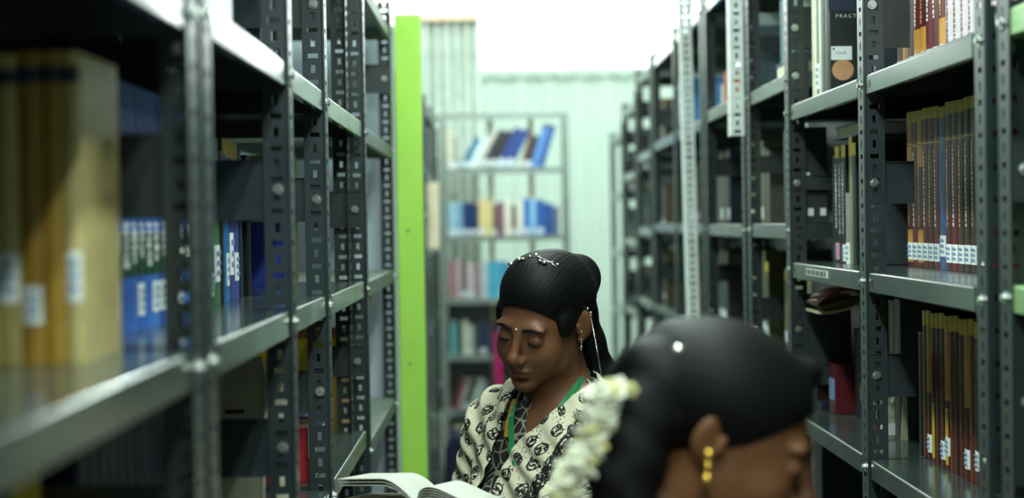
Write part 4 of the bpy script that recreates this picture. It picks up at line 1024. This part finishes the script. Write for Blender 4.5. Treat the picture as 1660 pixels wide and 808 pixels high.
ko = mesh_np('kameez', V, Q, M_KAM, girl, O1)
# ochre lining strip along the neckline, and the lanyard
def on_body(x, z, off=.01, y0=-.25):
    """front surface point of the torso form at body-local x, z"""
    ix = np.array([x, 0, z]); ys = np.linspace(-.24, .05, 80); 
    for y in ys:
        w = TB1.pt((x, y, z)); i = [min(max(int(np.searchsorted(AX1[q], w[q])), 0), len(AX1[q])-1) for q in range(3)]
        if min(Gt[i[0], i[1], i[2]], F1.F[i[0], i[1], i[2]]) < off: return np.array((x, y, z))
    return np.array((x, .02, z))
def ribbon(name, pts, w, m, th=.0012, parent=None, org=O1, T=TB1, outv=None):
    """flat strip through body-local points, lying against the chest"""
    mb = MB(); n = len(pts); P_ = [np.array(p, float) for p in pts]
    for i in range(n):
        t = P_[min(i+1, n-1)]-P_[max(i-1, 0)]; t /= np.linalg.norm(t)+1e-9
        o = np.array(outv[i] if outv else (P_[i][0]*.8, -1., .15)); o -= t*(o@t); o /= np.linalg.norm(o)
        s = np.cross(t, o)
        for a, b_ in ((-1, 0), (1, 0), (1, 1), (-1, 1)): mb.v.append(tuple(T.pt(P_[i]+s*a*w/2+o*b_*th)-np.array(org)))
    for i in range(n-1):
        for j in range(4): mb.f.append((i*4+j, i*4+(j+1) % 4, (i+1)*4+(j+1) % 4, (i+1)*4+j)); mb.m.append(0)
    mb.f += [(3,2,1,0), tuple((n-1)*4+j for j in range(4))]; mb.m += [0, 0]
    return mb.build(name, m, parent, smooth=False)
M_LAN = mat('green_ribbon', (44,134,84), .45, 0, .08)
for s in (-1, 1):
    pts = [(s*.020,.072,1.213), (s*.050,.050,1.216), (s*.061,.010,1.205), (s*.056,-.035,1.172)]
    for i in range(1, 6):
        u = i/7; x = s*(.052-.050*u); zz = 1.165-.20*u; pts.append(tuple(on_body(x, zz, .016)+np.array((0,-.004,0))))
    ribbon('lanyard', pts, .013, M_LAN, parent=girl, outv=[(0,1,.2), (s*.8,.5,.5), (s,0,.5), (s,-.8,.3)]+[(s*.15,-1,.15)]*5)
pts = [tuple(on_body(-.060+.01*math.sin(i*.4), 1.165-.022*i, .012)+np.array((0,-.003,0))) for i in range(4)]
ribbon('ochre_trim', pts, .014, mat('ochre_silk', (176,138,52), .4, 0, .1), parent=girl)

# dupatta: printed scarf over both shoulders
def scarf_mat():
    m, nt, b = base_mat('cream_scarf_black_print'); L = nt.links.new
    at = nd(nt, 'ShaderNodeAttribute'); at.attribute_name = 'cloth'
    def math_(op, a, bb=None, v=None):
        n = nd(nt, 'ShaderNodeMath'); n.operation = op
        for i, x in enumerate((a, bb)):
            if x is None: continue
            if isinstance(x, (int, float)): n.inputs[i].default_value = x
            else: L(x, n.inputs[i])
        return n.outputs[0]
    wob = nd(nt, 'ShaderNodeTexNoise', Scale=55., Detail=2.); L(at.outputs['Vector'], wob.inputs['Vector'])
    wv = nd(nt, 'ShaderNodeVectorMath'); wv.operation = 'SCALE'; wv.inputs['Scale'].default_value = .006; L(wob.outputs['Color'], wv.inputs[0])
    ad = nd(nt, 'ShaderNodeVectorMath'); ad.operation = 'ADD'; L(at.outputs['Vector'], ad.inputs[0]); L(wv.outputs[0], ad.inputs[1])
    v = nd(nt, 'ShaderNodeTexVoronoi', Scale=27., Randomness=.34); v.voronoi_dimensions = '2D'; L(ad.outputs[0], v.inputs['Vector'])
    d = v.outputs['Distance']
    ring = math_('MULTIPLY', math_('GREATER_THAN', d, .235), math_('LESS_THAN', d, .305))
    dot = math_('LESS_THAN', d, .06)
    n = nd(nt, 'ShaderNodeTexNoise', Scale=190., Detail=2.); L(at.outputs['Vector'], n.inputs['Vector'])
    inner = math_('MULTIPLY', math_('LESS_THAN', d, .27), math_('GREATER_THAN', n.outputs[0], .47))
    # curling stems between the rosettes
    w = nd(nt, 'ShaderNodeTexNoise', Scale=34., Detail=1.); L(at.outputs['Vector'], w.inputs['Vector'])
    stem = math_('MULTIPLY', math_('LESS_THAN', math_('ABSOLUTE', math_('SUBTRACT', w.outputs[0], .42)), .012), math_('MULTIPLY', math_('GREATER_THAN', d, .30), math_('LESS_THAN', d, .44)))
    sep = nd(nt, 'ShaderNodeSeparateXYZ'); L(at.outputs['Vector'], sep.inputs[0])
    blk = math_('MULTIPLY', math_('GREATER_THAN', sep.outputs[2], .5), math_('GREATER_THAN', n.outputs[0], .40))
    tot = math_('MAXIMUM', math_('MAXIMUM', ring, dot), math_('MAXIMUM', inner, math_('MAXIMUM', stem, blk)))
    mx = nd(nt, 'ShaderNodeMixRGB'); mx.inputs[1].default_value = srgb((206,202,176))+(1,); mx.inputs[2].default_value = srgb((36,38,38))+(1,)
    L(tot, mx.inputs[0]); L(mx.outputs[0], b.inputs['Base Color']); b.inputs['Roughness'].default_value = .85; b.inputs['Specular IOR Level'].default_value = .2
    wv2 = nd(nt, 'ShaderNodeTexNoise', Scale=900., Detail=2.); L(at.outputs['Vector'], wv2.inputs['Vector'])
    bp = nd(nt, 'ShaderNodeBump'); bp.inputs['Strength'].default_value = .2; bp.inputs['Distance'].default_value = .0005; L(wv2.outputs[0], bp.inputs['Height']); L(bp.outputs[0], b.inputs['Normal'])
    return m
M_SCARF = scarf_mat()
def fine_axis(a, lo, hi, h): return np.arange(lo, hi, h)
SAX = [np.arange(-.26,.44,.0035), np.arange(2.72,3.34,.0035), np.arange(.70,1.30,.0035)]
sg = Field(SAX)
z = 1.175
for s in (-1, 1):
    sg.cap(TB1, (s*.030,.030,z+.010), (s*.140,.022,z-.040), .034, .038, .03, mg=.07) if False else None
class FieldM(Field):
    def op(s, T, fn, c, r, k, mode, mg=.09): Field.op(s, T, fn, c, r, k, mode, mg)
sg = FieldM(SAX)
for s in (-1, 1):
    sg.cap(TB1, (s*.030,.030,z+.014), (s*.130,.022,z-.046), .036, .036, .04)
    sg.ell(TB1, (s*.142,.015,z-.078), (.044,.048,.050), .04)
    sg.ell(TB1, (s*.062,-.072,z-.205), (.060,.054,.062), .05)
    sh, el, wr = J1['arms'][s]
    sg.cap(TB1, sh, el, .046, .040, .02)
sg.ell(TB1, (0,.008,z-.150), (.156,.108,.160), .04)
sg.ell(TB1, (0,.004,z-.330), (.140,.108,.16), .05)
Xs, Ys, Zs = coords(SAX, TB1)
fold = .0035*np.sin((Xs*.75+Zs*.66)*150+np.sin(Zs*30)*1.2)+.0025*np.sin((Xs-.35*Zs)*95+1)
base = sg.F-.012+fold
def shell(mask): return np.maximum(np.maximum(base, -(base+.0055)), mask)
front = Ys-.03
# her left side (right in the picture): inner edge runs from the neck down across the chest
xL = lambda z_: np.interp(z_, [.90,1.01,1.06,1.10,1.12,1.175,1.206,1.217], [-.115,-.055,-.038,-.014,.014,.064,.090,.094])
innerL = -(Xs-xL(Zs).astype(np.float32))*.75
innerL = np.where(Ys > .03, -(Xs-.070)*.9, innerL)
# her right side: inner edge nearly upright
innerR = (Xs-np.interp(Zs, [.90,1.0,1.06,1.12,1.205], [-.100,-.096,-.084,-.070,-.070]).astype(np.float32))*.95
innerR = np.where(Ys > .03, (Xs+.055)*.9, innerR)
for nm, inner, seed in (('scarf', np.minimum(innerL, innerR), 0),):
    msk = np.maximum(inner, .74-Zs)
    V, Q = nets(shell(msk).astype(np.float32), SAX)
    so = mesh_np(nm, V, Q, M_SCARF, girl, O1)
    loc = (V-TB1.t) @ TB1.R
    sgn = np.where(loc[:,0]-xL(loc[:,2]) > -.006, 1, -1)
    c, s_ = math.cos(.5), math.sin(.5)
    # cloth coordinates: along the arc around the body and down
    u = loc[:,0]+np.sign(loc[:,0])*np.maximum(0, loc[:,1]+.08)*.9*np.clip(np.abs(loc[:,0])/.06, 0, 1); vv = loc[:,2]-np.abs(loc[:,0])*.25
    cu_ = np.where(sgn > 0, c*u-s_*vv, u+.013); cv_ = np.where(sgn > 0, s_*u+c*vv, vv)
    # dark border band that crosses the lower part on her left
    bd_ = ((sgn > 0) & (loc[:,0] > .085+.55*(loc[:,2]-1.13)*-1*-1) & (loc[:,0] < .118+.55*(loc[:,2]-1.13)) & (loc[:,1] < .02)).astype(float)
    set_attr(so.data, 'cloth', np.stack([cu_, cv_, bd_*1.0], 1), 'FLOAT_VECTOR')
# trousers below the kameez
V, Q = nets(np.maximum(Gt-.004, np.maximum(BZc-.56, .10-BZc)).astype(np.float32), AX1)
mesh_np('trousers', V, Q, mat('black_cotton', (30,32,36), .85), girl, O1)

# open book in her hands
bo = np.array(TB1.pt((0,-.335,1.045)))
bo = np.array(P(697, 812, 2.73)); 
book_tilt = -.098
book_e = empty('open_book', tuple(bo), 'open book with curling white pages held in the reading woman’s hands'.replace('’', "'"), 'book', rz=BY1+.35)
book_e.rotation_euler = (book_tilt, 0, BY1+.35)
def page_profile(s, W_, top, rise, n=18):
    out = []
    if s < 0:
        return [(s*W_*i/n, top*(1 if i else .4)+rise*(math.sin(PI/2*min(1, i/n/.45))-.12*max(0, i/n-.45))) for i in range(n+1)]
    for i in range(n+1):
        u = i/n; out.append((s*W_*u, rise*math.sin(PI*min(1, u*1.15)**.55*.98)*(1-.55*u)+top*(1 if u > .02 else .4)))
    return out
M_PG = mat('white_paper', (196,198,188), .8, 0, .02, 12)
for s, W_, rise in ((-1,.137,.038), (1,.112,.030)):
    for j in range(5 if s > 0 else 3):
        pr = page_profile(s, W_-.002*j, .003, rise*(1-.10*j)+(.0 if s < 0 else .0))
        pr = [(p[0], p[1]-.0016*j) for p in pr]
        poly = pr+[(p[0], p[1]-.0009) for p in pr][::-1]
        MB().prism(poly, 'y', -.085, .085).build('page_leaf', M_PG, book_e, smooth=False)
    pr = page_profile(s, W_-.004, .0, rise*.12)
    poly = pr+[(s*W_, -.004), (0, -.004)]
    MB().prism(poly, 'y', -.083, .083).build('page_block', M_PAGE, book_e)
    MB().box(*sorted((0, s*(W_+.004))), -.088, .088, -.007, -.0042).build('cover', mat('olive_black_cover', (60,58,24), .5), book_e, bevel=.0008)

# ---------------------------------------------------------------- the woman in front
HP2 = (.2560, 1.805, EYE-.2430); O2 = (.18, 1.79, 0)
BY2 = 1.50
J2 = dict(lo=(-.14,1.44,-.02), hi=(.62,2.18,1.45), arms={-1: ((-.165,.015,1.035), (-.205,.000,.82), (-.10,-.225,.86)), 1: ((.165,.015,1.035), (.205,.000,.82), (.10,-.225,.86))},
    hands={-1: ((-.10,-.225,.86), (.15,-1,.1), (0,-.05,1), .45), 1: ((.10,-.225,.86), (-.15,-1,.1), (0,-.05,1), .45)}, thumb={-1: 1, 1: -1})
w2, TH2, TB2, AX2, F2, G2 = make_person('person', 'woman close to the camera with white jasmine in her braid, looking down to the right', HP2, 1.41, .385, .0, (.172, 1.79), BY2, 0, 1.09, SK2, J2,
    ((.125,.125),(.125,.125),(.135,.125)), O2, ear=.004, es=.84)
eyebrows(w2, TH2, O2, M_HAIR)
def hair2(f):
    T = TH2
    f.ell(T, (0,.022,.040), (.084,.106,.086), .01)
    f.ell(T, (0,.080,.022), (.068,.056,.070), .03)
    f.ell(T, (0,-.074,-.050), (.094,.088,.104), .010, 'sub')
    for s in (-1, 1):
        f.ell(T, (s*.092,.020,-.018), (.024,.017,.024), .006, 'sub')
    f.ell(T, (0,.01,-.15), (.10,.085,.085), .02, 'sub')
    f.ell(T, (.01,-.060,.102), (.020,.016,.012), .02)                  # a lifted lock on the forehead
    f.ell(T, (0,.112,.0), (.050,.040,.050), .03)
    W0 = T3()
    br = [P(1066, 600, 1.78), P(1048, 660, 1.76), P(1030, 720, 1.75), P(1014, 780, 1.74), P(1000, 850, 1.735), P(988, 930, 1.73), P(980, 1020, 1.73)]
    br = [np.array(q) for q in br]
    for i in range(len(br)-1):
        for j in range(2):
            c = br[i]+(br[i+1]-br[i])*(j/2); a = (i*2+j) % 2
            f.ell(W0, c+np.array(((.010 if a else -.010), 0, 0)), (.034-.001*i,.032,.034), .012)
hair_mesh(w2, 'hair', TH2, hair2, (.03,1.60,EYE-.48), (.42,2.0,EYE-.05), .0032, O2)
# stud and drop earring in gold
mb = MB(); c = TH2.pt((-.0785,.015,-.026)); c = np.array(P(1148, 738, c[1]-.012))-np.array(O2)
mb.blob(tuple(c+np.array((0,-.004,0))), (.0065,.004,.0065), 14, 10)
mb.tube([tuple(c+np.array((-.001,-.004,-.007))), tuple(c+np.array((-.002,-.004,-.020)))], .0034, 10)
mb.tube([tuple(c+np.array((-.002,-.004,-.018))), tuple(c+np.array((-.003,-.004,-.028))), tuple(c+np.array((-.0035,-.004,-.034)))], [.003,.0078,.0015], 14)
mb.build('earring', M_GOLD, w2, smooth=True)
# jasmine garland along the braid
ga = [P(1004, 628, 1.70), P(975, 642, 1.69), P(970, 690, 1.69), P(948, 735, 1.68), P(926, 775, 1.68), P(912, 820, 1.68), P(906, 870, 1.68), P(906, 930, 1.68)]
ga = [np.array(q)-np.array(O2) for q in ga]
rg = random.Random(5); mb = MB()
for i in range(len(ga)-1):
    for j in range(15):
        c = ga[i]+(ga[i+1]-ga[i])*(j/15); 
        for q in range(3):
            a = rg.uniform(0, 2*PI); rr = rg.uniform(.004, .0165); cc = c+np.array((math.cos(a)*rr, math.sin(a)*rr*.8, rg.uniform(-.006,.006)))
            Rm = Matrix.Rotation(rg.uniform(0, 6), 3, 'Z') @ Matrix.Rotation(rg.uniform(0, 3), 3, 'X')
            for s5 in range(5):
                pr = Rm @ Vector((math.cos(s5*2*PI/5)*.0052, math.sin(s5*2*PI/5)*.0052, 0))
                mb.blob(tuple(cc+np.array(pr)), (.0042,.0042,.0022), 6, 4, 0 if (i+q) % 4 else 1, R=Rm)
gl_ = mb.build('jasmine_garland', [mat('jasmine_white', (240,242,222), .6, 0, .05), mat('jasmine_cream', (220,214,150), .6, 0, .06)], w2, smooth=True)
gl_['kind'] = 'stuff'
MB().blob(tuple(np.array(P(1100, 567, 1.712))-np.array(O2)), (.008,.005,.005)).build('hair_pin', M_SILV, w2, smooth=True)
B2x, B2y, B2z = coords(AX2, TB2)
kam = np.maximum(G2.F-.007, .48-B2z)
kam = np.maximum(kam, (.078-np.sqrt(B2x**2+(B2y+.00)**2))*np.where(B2z > 1.03, 1, -1)) if False else np.maximum(kam, -(np.sqrt((B2x/.085)**2+((B2y+.01)/.095)**2+((B2z-1.10)/.085)**2)-1)*.06)
V, Q = nets(kam.astype(np.float32), AX2)
mesh_np('kurta', V, Q, mat('dark_green_cotton', (30,64,40), .85, 0, .2, 60), w2, O2)
V, Q = nets(np.maximum(G2.F-.004, np.maximum(B2z-.55, .10-B2z)).astype(np.float32), AX2)
mesh_np('trousers', V, Q, mat('black_cotton', (30,32,36), .85), w2, O2)
S.view_settings.view_transform = 'Standard'; S.view_settings.look = 'None'
S.view_settings.exposure = 0.0; S.view_settings.gamma = 1; S.view_settings.use_curve_mapping = False
S.cycles.use_denoising = True
S.cycles.max_bounces = 8; S.cycles.sample_clamp_indirect = 6
